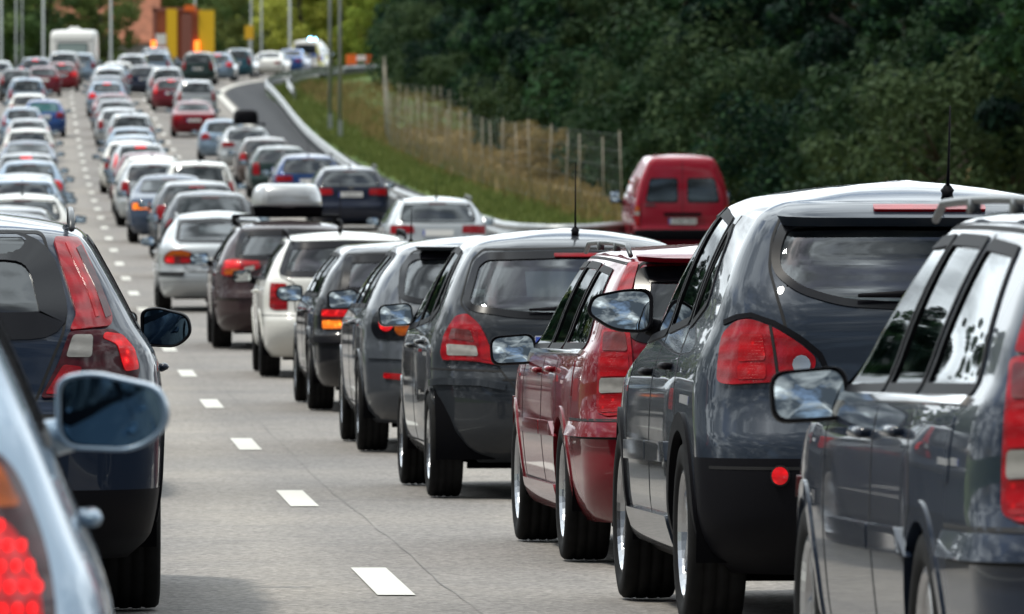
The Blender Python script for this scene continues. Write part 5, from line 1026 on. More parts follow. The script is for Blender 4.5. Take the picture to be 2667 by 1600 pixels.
def crown(seed, rx, rz, zc, nclump, per, leaf, spread=.55, shape='round', mat='leaf_dark'):
    rnd = np.random.RandomState(seed); V = []; F = []
    cl = []
    for i in range(nclump):
        for _ in range(20):
            p = rnd.uniform(-1, 1, 3); r = np.linalg.norm(p)
            if .25 < r < 1: break
        if shape == 'cone': w = max(.08, .5 - p[2] * .5); p = np.array([p[0] * w * 1.1, p[1] * w * 1.1, p[2]])
        cl.append((np.array([p[0] * rx, p[1] * rx, zc + p[2] * rz]), rnd.uniform(.55, 1.2)))
    for c, k in cl:
        n = int(per * k); rad = spread * k * rx * .42
        u = rnd.normal(size=(n, 3)); u /= np.linalg.norm(u, axis=1, keepdims=True); rr = rad * rnd.uniform(.35, 1.0, n) ** .5
        C = c + u * rr[:, None] * np.array([1, 1, .75])
        A = rnd.normal(size=(n, 3)); A /= np.linalg.norm(A, axis=1, keepdims=True)
        nrm = u + rnd.normal(size=(n, 3)) * .6 + np.array([0, 0, .35]); Bv = np.cross(nrm, A); Bv /= np.maximum(np.linalg.norm(Bv, axis=1, keepdims=True), 1e-6); A = np.cross(Bv, nrm); A /= np.maximum(np.linalg.norm(A, axis=1, keepdims=True), 1e-6)
        s_ = leaf * rnd.uniform(.6, 1.35, n)[:, None]; a = A * s_; bb = Bv * s_ * .55
        for q in range(n):
            i = len(V); V += [C[q] - a[q], C[q] + bb[q], C[q] + a[q], C[q] - bb[q]]; F.append((i, i + 1, i + 2, i + 3))
    me = bpy.data.meshes.new('crown'); V = np.asarray(V, np.float32)
    me.vertices.add(len(V)); me.vertices.foreach_set('co', V.ravel()); nf = len(F)
    me.loops.add(nf * 4); me.polygons.add(nf); me.loops.foreach_set('vertex_index', np.asarray(F, np.int32).ravel()); me.polygons.foreach_set('loop_start', np.arange(0, nf * 4, 4, dtype=np.int32)); me.polygons.foreach_set('loop_total', np.full(nf, 4, np.int32))
    me.materials.append(MATS[mat]); me.update(calc_edges=True); return me
def trunk(seed, h, r, nl, mat, reach):
    rnd = random.Random(seed); b = MB(); pts = [(rnd.uniform(-.1, .1) * i, rnd.uniform(-.1, .1) * i, h * i / 5 - .3) for i in range(6)]
    b.tube(pts, [r, r * .85, r * .7, r * .55, r * .38, r * .15], 8)
    for k in range(nl):
        z = h * rnd.uniform(.25, .85); a = rnd.uniform(0, 6.28); L = reach * rnd.uniform(.5, 1)
        b.tube([(0, 0, z), (math.cos(a) * L * .5, math.sin(a) * L * .5, z + L * .25), (math.cos(a) * L, math.sin(a) * L, z + L * .5)], [r * .4, r * .25, r * .08], 5)
    return b.mesh('trunk', [mat], True)
TREES = {}
def kind(k, crowns, trunks): TREES[k] = (crowns, trunks)
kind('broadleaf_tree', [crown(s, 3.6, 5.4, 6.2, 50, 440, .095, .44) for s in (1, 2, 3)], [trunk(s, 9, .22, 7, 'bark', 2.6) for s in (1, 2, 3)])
kind('pine_tree', [crown(s, 3.0, 6.5, 7.6, 56, 320, .085, .5, 'cone', 'leaf_pine') for s in (11, 12)], [trunk(s, 13, .20, 10, 'bark_pine', 2.2) for s in (11, 12)])
kind('bush', [crown(s, 1.9, 1.5, 1.25, 38, 260, .06, .7, 'round', 'leaf_olive') for s in (21, 22)], [trunk(s, 1.6, .06, 8, 'bark', 1.1) for s in (21, 22)])
kind('bright_tree', [crown(s, 3.4, 5.0, 5.4, 60, 200, .15, .6, 'round', 'leaf_bright') for s in (31, 32)], [trunk(s, 8, .16, 6, 'bark', 2.2) for s in (31, 32)])
kind('green_tree', [crown(s, 3.8, 5.2, 5.8, 60, 200, .15, .6, 'round', 'leaf_mid') for s in (41, 42)], [trunk(s, 8, .2, 6, 'bark', 2.4) for s in (41, 42)])
rt = random.Random(5)
def tree(k, p, sc, label, group, tint=None, sq=1.0):
    cr, tk = TREES[k]; i = rt.randrange(len(cr)); root = empty(k, p, label, 'bush' if k == 'bush' else 'tree', group)
    root.rotation_euler = (0, 0, rt.uniform(0, 6.28)); root.scale = (sc, sc, sc * sq)
    for nm, me in (('trunk', tk[i]), ('crown', cr[i])):
        o = link(bpy.data.objects.new(nm, me), root)
        if nm == 'crown' and tint: o.material_slots[0].link = 'OBJECT'; o.material_slots[0].material = MATS[tint]
# forest on the right: front row, then deeper rows
LB = 'dark broadleaf tree in the shaded forest right of the road'
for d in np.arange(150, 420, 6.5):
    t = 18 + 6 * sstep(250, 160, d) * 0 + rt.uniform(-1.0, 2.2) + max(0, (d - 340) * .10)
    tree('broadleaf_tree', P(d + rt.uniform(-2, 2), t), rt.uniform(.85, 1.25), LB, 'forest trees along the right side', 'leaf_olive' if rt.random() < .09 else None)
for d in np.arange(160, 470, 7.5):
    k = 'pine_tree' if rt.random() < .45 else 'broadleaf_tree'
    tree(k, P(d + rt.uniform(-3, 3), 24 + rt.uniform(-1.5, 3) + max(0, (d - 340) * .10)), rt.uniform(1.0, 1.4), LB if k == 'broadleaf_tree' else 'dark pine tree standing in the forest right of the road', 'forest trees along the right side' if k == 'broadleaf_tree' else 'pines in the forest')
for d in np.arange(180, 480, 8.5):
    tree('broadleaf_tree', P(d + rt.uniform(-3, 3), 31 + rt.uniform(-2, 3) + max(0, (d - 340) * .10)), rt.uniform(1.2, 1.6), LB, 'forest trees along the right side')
for d, t, s_ in ((176, 14.6, 1.0), (190, 15.2, 1.25), (204, 15.6, 1.5), (211, 14.7, .8), (222, 15.8, 1.6), (236, 15.6, 1.2), (250, 16.0, 1.4), (266, 15.8, 1.1), (282, 16.3, 1.5), (300, 16.0, 1.2), (246, 14.6, .7), (322, 17, 1.3), (344, 18, 1.5), (168, 16, 1.4), (160, 15.4, 1.2), (205, 14.6, 1.15), (213, 15.0, 1.3), (198, 15.0, 1.2), (221, 14.8, 1.05), (360, 17.6, 1.3), (376, 18, 1.5), (388, 17.4, 1.4), (398, 17.6, 1.5), (408, 17.2, 1.4), (420, 17.0, 1.6), (434, 16.8, 1.5), (444, 16.4, 1.5), (456, 16.0, 1.5), (466, 15.5, 1.6)):
    tree('bush', P(d, t), s_ * 1.15, 'olive green bush at the foot of the dark forest', 'bushes along the forest edge', 'leaf_dark' if rt.random() < .2 else None)
for d, t, s_ in ((392, 18.6, 1.1), (402, 18.9, 1.0), (412, 19.2, 1.1), (424, 19.0, 1.15), (436, 18.8, 1.3), (448, 18.6, 1.3), (418, 23, 1.5), (440, 24, 1.5), (400, 24, 1.4), (462, 21, 1.5)):
    tree('broadleaf_tree', P(d, t), s_, LB, 'forest trees along the right side')
for d, t, s_, lb in ((252, 13.2, .55, 'low brown bush behind the middle of the fence'), (243, 13.4, .6, 'low brown bush just left of the olive bushes'), (262, 13.6, .6, 'low brown bush left of the other brown ones')):
    tree('bush', P(d, t), s_, lb, 'brown bushes behind the fence', 'leaf_dry')
# bright sunlit trees beyond the bend, and the trees far behind the traffic
for d, x, s_, k, lb in ((548, -13.6, 1.0, 'bright_tree', 'yellow green sunlit tree behind the blue saloon at the bend'), (552, -10.2, 1.15, 'bright_tree', 'yellow green sunlit tree straight behind the police van'), (556, -6.6, 1.05, 'bright_tree', 'yellow green sunlit tree nearest the dark forest edge'), (560, -16.6, .95, 'green_tree', 'mid green tree right of the yellow road sign'), (544, -8.6, .7, 'bright_tree', 'low yellow green tree behind the orange boards'),
        (566, -12, 1.4, 'bright_tree', 'tall yellow green tree in the second row above the police van'), (572, -7.5, 1.4, 'green_tree', 'tall mid green tree between the bright trees and the forest'), (585, -3.5, 1.5, 'green_tree', 'tall mid green tree touching the dark forest edge'), (575, -2.0, 1.2, 'bright_tree', 'bright tree mostly covered by the dark forest edge'), (550, -3.2, .8, 'bright_tree', 'small bright tree low against the dark forest edge')):
    tree(k, Vector((x, d, float(road_z(d)) - .2)), s_, lb, 'sunlit trees beyond the bend')
rr_ = random.Random(12)
for i, x in enumerate(np.arange(-46, 6, 4.2)):
    k = 'green_tree'; d = 690 + rr_.uniform(-20, 25); tree(k, Vector((x - 2 + rr_.uniform(-1.5, 1.5), d, float(road_z(d)) - .5)), rr_.uniform(1.2, 1.7), 'green tree in the row far behind the queue', 'trees far behind the traffic', rr_.choice(['leaf_far', 'leaf_bright', 'leaf_mid', 'leaf_far']))
for i, x in enumerate(np.arange(-52, 12, 5)):
    d = 760 + rr_.uniform(-20, 20); tree('green_tree', Vector((x + rr_.uniform(-1.5, 1.5), d, float(road_z(d)) - .5)), rr_.uniform(2.0, 2.5), 'green tree in the row far behind the queue', 'trees far behind the traffic', rr_.choice(['leaf_far', 'leaf_bright', 'leaf_far']))
for d, x, s_, lb in ((600, -35.5, 1.0, 'green tree at the left, between the two thin lamp posts'), (598, -32.6, .95, 'green tree just left of the white caravan'), (604, -38.5, 1.1, 'green tree at the far left edge of the picture'), (612, -30.0, .9, 'dark green tree right behind the white caravan'), (596, -28.6, .62, 'small dark tree against the orange tiled roof'), (606, -41.5, 1.0, 'green tree cut off by the left edge of the picture')):
    tree('green_tree', Vector((x, d, float(road_z(d)) - .3)), s_, lb, 'trees behind the caravan', 'leaf_far' if s_ > .9 else 'leaf_mid')
# trees on the left of the road (they show in the windows and the paint of the queue)
for d in np.arange(44, 560, 11):
    tree('broadleaf_tree' if rt.random() < .6 else 'green_tree', P(d, -21 - rt.uniform(0, 7) - (6 if d > 380 else 0)), rt.uniform(.85, 1.35), 'roadside tree left of the motorway mirrored in the car windows', 'trees left of the motorway')
# tufts of dry and green grass
def tufts(name, mat, d0, d1, tf_, n, h, seed):
    rnd = np.random.RandomState(seed); V = []; F = []
    for _ in range(n):
        d = rnd.uniform(d0, d1); t = tf_(rnd, d); x = float(road_x(d, t)); z = float(ground_z(d, t)) - .03; hh = h * rnd.uniform(.4, 1.3)
        for k in range(5):
            a = rnd.uniform(0, 6.28); w = rnd.uniform(.02, .05); dx, dy = math.cos(a), math.sin(a); lx, ly = rnd.normal(0, .25, 2) * hh; ox, oy = rnd.normal(0, .12, 2); i = len(V)
            V += [(x + ox - dx * w, d + oy - dy * w, z), (x + ox + dx * w, d + oy + dy * w, z), (x + ox + lx, d + oy + ly, z + hh)]; F.append((i, i + 1, i + 2))
    o = link(bpy.data.objects.new(name, mesh_from(name, V, F, [mat], None, False))); o['kind'] = 'stuff'
tufts('dry_grass', 'leaf_dry', 165, 420, lambda r, d: r.uniform(10.9, 17), 5000, .42, 1)
tufts('verge_grass', 'leaf_mid', 165, 480, lambda r, d: r.uniform(9.4, 12.5), 7000, .22, 2)

# ------------------------------------------------------------------ lamp posts, sign, house, road works
def lamp_post(x, d, h, label, zt=None, r=.09):
    z = float(road_z(d)) - .2; root = empty('lamp_post', (x, d, z), label, 'lamp post', 'lamp posts along the motorway'); b = MB()
    b.tube([(0, 0, 0), (0, 0, 1.2), (0, 0, 1.25), (0, 0, h)], [r * 1.5, r * 1.45, r, r * .7], 10); part_l(b, 'pole', root)
    b = MB(); b.tube([(0, 0, h - .1), (-.25, 0, h + .35), (-1.6, 0, h + .5)], [.045, .04, .035], 6); part_l(b, 'arm', root)
    b = MB(); b.box((-1.9, 0, h + .5), (.38, .13, .06), taper=.8); part_l(b, 'lamp_head', root)
def part_l(b, nm, root, mats=('lamp_steel',), smooth=True): o = link(bpy.data.objects.new(nm, b.mesh(nm, list(mats), smooth)), root); return o
def at_px(x, d): return (x - 1333.5) * d / 22222.0
for x, d, r, lb in ((4, 430, .10, 'grey lamp post at the far left edge'), (42, 520, .07, 'thin grey lamp post, second from the left edge'), (58, 560, .06, 'faint thin lamp post just left of the caravan posts'), (113, 470, .11, 'thick grey lamp post left of the white caravan'), (289, 500, .11, 'pale lamp post between the caravan and the tiled roof'), (508, 580, .10, 'lamp post rising behind the yellow truck'),
                    (654, 500, .08, 'lamp post standing behind the yellow sign'), (681, 520, .08, 'lamp post just right of the yellow sign'), (755, 490, .11, 'pale lamp post between the white saloon and the police van'), ):
    lamp_post(at_px(x, d), d, 10.5, lb, r=r * .72)
for x, d, lb in ((860, 335, 'slim steel mast on the grass bank, left one of the pair'), (886, 325, 'slim steel mast on the grass bank, right one of the pair')):
    z = float(road_z(d)); root = empty('mast', (at_px(x, d), d, z - .1), lb, 'mast', 'steel masts on the grass bank'); b = MB(); b.tube([(0, 0, 0), (0, 0, 11)], [.075, .05], 8); part_l(b, 'pole', root); b = MB(); b.box((0, 0, .5), (.09, .09, .3)); part_l(b, 'base_box', root, smooth=False)
plain('sign_yellow', (.72, .42, .02), .5); plain('roof_tile', (.42, .17, .10), .8, noise=1.5); plain('house_wall', (.33, .32, .31), .85, noise=2); plain('orange', (.85, .16, .02), .5); plain('truck_yellow', (.82, .50, .012), .5); plain('truck_red', (.50, .13, .05), .5); plain('truck_brown', (.24, .085, .06), .6); plain('white_paint', (.75, .75, .72), .4)
plain('flash_orange', (1, .2, .02), .4, emit=(1, .22, .03), estr=1.6); plain('van_white', (.78, .79, .77), .35); plain('caravan_window', (.30, .38, .37), .1)
d = 498; root = empty('road_sign', (at_px(649, d), d, float(road_z(d))), 'yellow road sign on a thin post at the far bend', 'sign'); b = MB(); b.tube([(0, .05, 0), (0, .05, 2.6)], .04, 8); part_l(b, 'post', root); b = MB(); b.box((0, 0, 2.35), (.26, .02, .40)); b.box((0, -.021, 2.35), (.20, .003, .34)); part_l(b, 'panel', root, ('sign_yellow',), False)
# house with a tiled roof behind the caravan
d = 640; z = float(road_z(d)) - .5; hx = at_px(275, d); root = empty('house', (hx, d, z), 'grey house with a broad orange tiled roof far behind the traffic', 'house')
b = MB(); b.box((0, 4, 1.9), (3.6, 4, 1.9)); part_l(b, 'wall', root, ('house_wall',), False)
b = MB(); b.add([(-4.0, -.6, 3.6), (4.0, -.6, 3.6), (4.0, 4, 8.2), (-4.0, 4, 8.2), (4.0, 8.6, 3.6), (-4.0, 8.6, 3.6), (-4.0, -.6, 3.4), (4.0, -.6, 3.4)], [(0, 1, 2, 3), (3, 2, 4, 5), (6, 7, 1, 0)]); b.add([(-3.6, 0, 3.8), (-3.6, 8, 3.8), (-3.6, 4, 8.1)], [(0, 1, 2)]); b.add([(3.6, 0, 3.8), (3.6, 8, 3.8), (3.6, 4, 8.1)], [(0, 2, 1)])
rf_ = part_l(b, 'roof', root, ('roof_tile',), False); b = MB()
for i in range(14):
    f = (i + .5) / 14; b.box((0, -.6 + 4.6 * f, 3.64 + 4.6 * f), (4.0, .03, .035), 0, Matrix.Rotation(R(45), 3, 'X'))
part_l(b, 'tile_course', rf_, ('roof_tile',), False)
for x in (-1.6, 1.4):
    b = MB(); b.box((x, -.02, 1.9), (.55, .05, .6)); w_ = part_l(b, 'window', root, ('white_paint',), False); b = MB(); b.box((x, -.08, 1.9), (.46, .02, .5)); part_l(b, 'pane', w_, ('glass_dark',), False)
# cones and boards of the road works beside the police van
for i, (x, lb) in enumerate(((908, 'orange board nearest the police van'), (922, 'orange board second from the police van'), (962, 'orange board at the right end of the road works'))):
    d = 500 + i; root = empty('warning_board', (at_px(x, d), d, float(road_z(d)) + .1), lb, 'warning board', 'road work boards beside the police van'); b = MB(); b.box((0, 0, .55), (.15 + .05 * (i == 2), .03, .42)); part_l(b, 'panel', root, ('orange',), False); b = MB(); b.box((0, 0, .07), (.22, .16, .07)); b.box((0, .04, .35), (.03, .02, .3)); part_l(b, 'foot', root, ('rubber',), False)
d = 503; root = empty('barrier', (at_px(940, d), d, float(road_z(d)) + .1), 'small white and grey barrier between the orange boards', 'barrier'); b = MB(); b.box((0, 0, .75), (.34, .03, .16)); part_l(b, 'board', root, ('white_paint',), False)
for x in (-.26, .26): b = MB(); b.box((x, .03, .35), (.03, .03, .36)); part_l(b, 'leg', root, ('lamp_steel',), False)
# ------------------------------------------------------------------ the vehicles
MODELS = {}
def model(k):
    if k not in MODELS: MODELS[k] = make_model(SPECS[k])
    return MODELS[k]
def frame(d, t, L, yaw=0.0):
    # d, t: middle of the rear bumper; the car follows the road there, turned by yaw degrees (positive to the right)
    dx = float(road_x(d + 2, t) - road_x(d - 2, t)) / 4; h = math.atan(dx) + R(yaw); f = Vector((math.sin(h), math.cos(h), 0)); p = Vector((float(road_x(d, t)), d, 0)) + f * L / 2
    za, zb_ = float(road_z(p.y - 1.3)), float(road_z(p.y + 1.3)); p.z = (za + zb_) / 2 + .006
    return Matrix.Translation(p) @ Matrix.Rotation(-h, 4, 'Z') @ Matrix.Rotation(math.atan((zb_ - za) / 2.6), 4, 'X')
BRAKE = {'lens_red': 'lens_brake'}; BRAKE3 = {('high_brake_light', 'lens_dark'): 'led_red', ('tail_light', 'lens_red'): 'lens_brake'}
ONLY3 = {('high_brake_light', 'lens_dark'): 'led_red'}
def car(k, d, t, paint_key, name, label, yaw=0.0, over=None, cat='car', group=None, plate=None, sz=1.0):
    md = model(k)
    if d > 100 and sz == 1.0: sz = .965 + .08 * ((d * 7.31) % 1.0)
    return instance(md, name, label, cat, frame(d, t, md.spec['L'], yaw), paint_key, over, group, plate, sz)

GC, GL, GR = 'cars queueing in the middle lane', 'cars queueing in the left lane', 'cars in the right lane'
# middle lane, nearest first
car('old_estate', 20.8, 1.70, 'dkblue', 'estate_car', 'dark blue boxy estate car cut off by the right edge of the picture', -1.3, group=GC, sz=1.05)
car('crossover', 31.0, 1.83, 'slate', 'crossover_car', 'grey blue crossover with black lower cladding and a red fog light', -1.1, group=GC)
car('old_estate', 37.6, 1.80, 'red', 'estate_car', 'dark red boxy estate car with grey roof rails', -1.2, group=GC)
car('small_hatch', 48.0, 1.60, 'charcoal', 'hatchback_car', 'small charcoal hatchback with big curved red lamps and a roof aerial', -1.2, group=GC)
car('round_lamp_hatch', 57.7, 1.60, 'grey', 'hatchback_car', 'grey hatchback with round red and amber lamps', -.4, group=GC)
car('compact_estate', 69.2, 1.60, 'black', 'estate_car', 'black compact estate with split red lamps and a glowing amber corner', -.6, group=GC)
car('white_estate', 81.8, 1.51, 'white', 'estate_car', 'white estate car with black roof rails and tall block lamps', 0, group=GC)
fam = car('family_estate', 95.5, 1.37, 'brown', 'estate_car', 'dark brown estate car that carries the silver roof box', 0, group=GC)
car('liftback', 118.5, 1.03, 'silver', 'liftback_car', 'silver liftback with half leaf lamps and slim silver roof rails', 0, group=GC)
car('hatch_far', 144, 1.44, 'charcoal', 'hatchback_car', 'charcoal hatchback with two roof aerials just ahead of the silver liftback', 0, group=GC)
car('estate_far', 160, 1.50, 'grey', 'estate_car', 'grey estate car with red lamps two ahead of the silver liftback', 0, ONLY3 and {('high_brake_light', 'lens_dark'): 'lens_red'}, group=GC)
car('saloon_far', 174.5, 1.22, 'midblue', 'saloon_car', 'blue grey saloon with one lamp glowing amber beside the dashed line', 0, {'lens_red': 'lens_amber_lit'}, group=GC)
car('mpv_far', 184, 2.0, 'white', 'people_carrier', 'white people carrier with a wide dark rear window', 0, group=GC)
car('estate_far', 193, 1.15, 'silver', 'estate_car', 'silver estate car half hidden behind the blue grey saloon', 0, group=GC)
car('estate_rails_far', 201.5, 1.2, 'white', 'estate_car', 'pale estate car between the silver estate and the wine red one', 0, group=GC)
car('hatch_tall_lamp_far', 209, 1.15, 'wine', 'hatchback_car', 'wine red hatchback left of the white people carrier', 0, group=GC)
car('hatch_tall_lamp_far', 229, 1.25, 'silver', 'hatchback_car', 'pale silver hatchback with brake lamps lit beside the dashed line', 0, {('high_brake_light', 'lens_dark'): 'led_red', ('tail_light', 'lens_red'): 'lens_brake'}, group=GC)
car('estate_far', 238, 1.10, 'white', 'estate_car', 'white car ahead of the pale silver hatchback with lit brake lamps', 0, group=GC)
car('estate_far', 253, 1.34, 'silver_blue', 'estate_car', 'pale blue silver car with black rear window in the middle queue', 0, group=GC)
car('hatch_far', 267, 1.43, 'silver_blue', 'hatchback_car', 'pale blue hatchback third ahead of the brake lit silver hatchback', 0, group=GC)
car('mpv_far', 286, 1.6, 'silver', 'people_carrier', 'silver people carrier in the middle queue level with the red saloon', 0, group=GC)
car('estate_far', 313, 1.45, 'silver', 'estate_car', 'silver estate with pink lamps ahead of the silver people carrier', 0, group=GC)
car('hatch_far', 325, 1.45, 'pewter', 'hatchback_car', 'pewter hatchback in the middle queue below the wine red roof', 0, group=GC)
car('saloon_far', 338, 1.45, 'maroon', 'saloon_car', 'maroon saloon of which only the roof shows in the middle queue', 0, group=GC)
car('hatch_far', 358, 1.36, 'silver_blue', 'hatchback_car', 'light blue hatchback with red brake lamps beyond the maroon roof', 0, BRAKE3, group=GC)
car('estate_far', 370, 1.5, 'midblue', 'estate_car', 'steel blue estate far up the middle queue behind the light blue hatchback', 0, group=GC)
car('mpv_far', 382, 1.65, 'silver', 'people_carrier', 'silver people carrier far up the middle queue', 0, group=GC)
car('estate_far', 398, 1.87, 'silver_blue', 'estate_car', 'pale blue estate near the top of the middle queue', 0, group=GC)
car('estate_far', 408, 2.2, 'white', 'estate_car', 'white estate near the top of the middle queue', 0, group=GC)
car('mpv_far', 421, 2.7, 'silver', 'people_carrier', 'silver people carrier seen from its rear corner below the orange lamps', 1, group=GC)
car('mpv_far', 436, 3.3, 'silver_blue', 'people_carrier', 'pale people carrier at the top of the middle queue under the truck', 2, group=GC)
car('suv_far', 445, 3.0, 'midblue', 'off_road_car', 'blue grey off road car left of the truck with a red lamp', 0, group=GC)
car('estate_far', 453, 2.8, 'wine', 'estate_car', 'dark red estate squeezed between the off road car and the truck', 0, group=GC)
# right lane
car('van', 160, 10.6, 'vanred', 'delivery_van', 'tall red delivery van with two glazed rear doors in front of the forest', 0, cat='van')
car('estate_rails_far', 143.5, 5.25, 'silver', 'estate_car', 'silver estate car with a dark rear window beside the guard rail', 0, group=GR, sz=.95)
car('estate_rails_far', 188, 5.40, 'navy', 'estate_car', 'navy blue estate car with roof rails and a round badge', 0, {('tail_light', 'lens_red'): 'lens_red_lit'}, group=GR, plate='XGB 814')
car('estate_rails_far', 206, 5.05, 'royal', 'estate_car', 'bright blue estate car with roof rails ahead of the navy one', 0, group=GR)
car('estate_far', 230, 5.05, 'green', 'estate_car', 'dark green estate car with pale lamp tops in the right lane', 0, group=GR, plate='DKR 418')
car('estate_far', 247, 5.1, 'bronze', 'estate_car', 'bronze brown estate car ahead of the dark green one', 0, {('tail_light', 'lens_red'): 'lens_red_lit'}, group=GR)
bx = car('estate_rails_far', 272, 5.15, 'silver', 'estate_car', 'silver estate car under a black roof box in the right lane', 0, group=GR)
car('hatch_far', 288, 4.75, 'silver_blue', 'hatchback_car', 'pale blue hatchback just ahead of the car with the black roof box', 0, group=GR)
car('saloon_far', 327, 4.45, 'red', 'saloon_car', 'red saloon alone in the right lane below the silver off road car', 0, {'lens_red': 'lens_red_lit'}, group=GR, plate='UTB 266')
car('suv_far', 355, 5.05, 'silver', 'off_road_car', 'silver off road car ahead of the red saloon', 0, group=GR)
car('hatch_tall_lamp_far', 368, 4.2, 'wine', 'hatchback_car', 'dark red hatchback with lit brake lamps beside the silver off road car', 0, BRAKE3, group=GR)
car('mpv_far', 380, 4.2, 'silver', 'people_carrier', 'silver people carrier behind the dark red hatchback with lit brakes', 0, group=GR)
car('estate_far', 398, 3.4, 'navy', 'estate_car', 'dark navy estate between the two queues below the truck', 0, group=GR, plate='PLN 531')
car('mpv_far', 428, 5.3, 'green', 'people_carrier', 'dark green people carrier with long red lamps in front of the truck', 0, group=GR, plate='MOB 977')
car('hatch_far', 441, 5.4, 'silver_blue', 'hatchback_car', 'silver blue hatchback with bright red brake lamps at the bend', 0, BRAKE3, group=GR)
car('mpv_far', 455, 5.2, 'teal', 'people_carrier', 'teal people carrier at the bend left of the white saloon', 0, group=GR)
car('saloon_far', 468, 5.25, 'white', 'saloon_car', 'white saloon turning round the far bend', 0, group=GR)
car('saloon_far', 477, 5.2, 'blue', 'saloon_car', 'blue saloon half hidden between the white saloon and the police van', 0, group=GR)
pol = car('police', 482, 5.3, 'white', 'police_van', 'white police van with blue and yellow markings and flashing blue light', 0, cat='van')
# left lane
car('near_hatch', 14.5, -2.16, 'silver_blue', 'hatchback_car', 'blurred silver blue hatchback nearest the camera at the left edge', 0, group=GL)
car('tall_lamp_estate', 32.2, -1.90, 'dkblue', 'estate_car', 'big dark estate with tall red lamps climbing its tailgate pillars', 0, group=GL)
car('estate_rails_far', 143, -1.75, 'white', 'estate_car', 'white estate with roof bars just beyond the big dark estate', 0, group=GL)
car('estate_far', 166, -1.8, 'silver_blue', 'estate_car', 'pale blue estate whose roof shows above the white one with bars', 0, group=GL)
car('hatch_far', 175, -1.8, 'silver', 'hatchback_car', 'silver hatchback squeezed behind the pale blue estate at the left', 0, group=GL)
car('hatch_far', 198, -1.7, 'silver_blue', 'hatchback_car', 'light blue hatchback with its right brake lamp glowing in the left lane', 0, BRAKE, group=GL)
car('estate_far', 214, -1.8, 'pewter', 'estate_car', 'pewter estate with a wide lit high brake lamp in the left lane', 0, ONLY3, group=GL)
car('saloon_far', 246, -1.8, 'midblue', 'saloon_car', 'blue grey saloon with a plain roof in the left lane', 0, group=GL)
car('estate_far', 264, -1.8, 'white', 'estate_car', 'white estate behind the blue grey saloon in the left lane', 0, group=GL)
car('hatch_tall_lamp_far', 288, -1.85, 'silver', 'hatchback_car', 'silver hatchback with red pillar lamps left of the blue hatchback', 0, group=GL)
car('hatch_tall_lamp_far', 311, -2.1, 'silver_blue', 'hatchback_car', 'pale blue hatchback with red pillar lamps at the left edge', 0, group=GL)
car('hatch_far', 327, -1.3, 'blue', 'hatchback_car', 'bright blue hatchback with a turquoise rear window', 0, {('rear_window', 'glass_dark'): 'glass_teal'}, group=GL)
car('estate_far', 339, -1.9, 'white', 'estate_car', 'white estate just left of the bright blue hatchback roof', 0, group=GL)
car('mpv_far', 357, -2.0, 'silver_blue', 'people_carrier', 'pale people carrier beyond the white estate in the left lane', 0, group=GL)
car('hatch_tall_lamp_far', 386, -2.5, 'charcoal', 'hatchback_car', 'dark hatchback with faded red lamps at the left edge far away', 0, group=GL)
car('hatch_far', 397, -1.3, 'maroon', 'hatchback_car', 'maroon hatchback tucked left of the bright red hatchback', 0, group=GL)
car('hatch_far', 410, -.5, 'red', 'hatchback_car', 'bright red hatchback with lit lamps at the head of the left lane', 0, BRAKE3, group=GL, plate='WRA 305')
car('estate_far', 419, -1.9, 'midblue', 'estate_car', 'blue grey estate with wide brake lamps left of the red hatchback', 0, BRAKE3, group=GL)
car('estate_far', 409, -3.6, 'silver', 'estate_car', 'silver car at the left edge beside the blue grey estate', 0, group=GL)
car('suv_far', 428, -.7, 'silver', 'off_road_car', 'silver off road car between the red hatchback and the caravan', 0, group=GL)
car('estate_far', 441, -.2, 'silver_blue', 'estate_car', 'pale blue estate directly in front of the white caravan', 0, group=GL)

# unseen cars added to the left lane for the middle queue to reflect
for k, d, pk, nm, lb in (('estate_far', 48, 'charcoal', 'estate_car', 'unseen charcoal estate added ahead of the big dark estate to mirror in the doors alongside'), ('hatch_far', 57, 'navy', 'hatchback_car', 'unseen navy hatchback added second ahead of the big dark estate'), ('saloon_far', 67, 'grey', 'saloon_car', 'unseen grey saloon added third ahead of the big dark estate'), ('estate_rails_far', 77, 'black', 'estate_car', 'unseen black estate added fourth ahead of the big dark estate'),
                       ('hatch_tall_lamp_far', 88, 'midblue', 'hatchback_car', 'unseen blue hatchback added fifth ahead of the big dark estate'), ('estate_far', 100, 'bronze', 'estate_car', 'unseen bronze estate added sixth ahead of the big dark estate'), ('saloon_far', 112, 'dkblue', 'saloon_car', 'unseen dark blue saloon added seventh ahead of the big dark estate'), ('estate_far', 126, 'charcoal', 'estate_car', 'unseen charcoal estate added right behind the white one with roof bars')):
    car(k, d, -1.95, pk, nm, lb, 0, {('tail_light', 'lens_red'): 'lens_red_lit'}, group=GL)
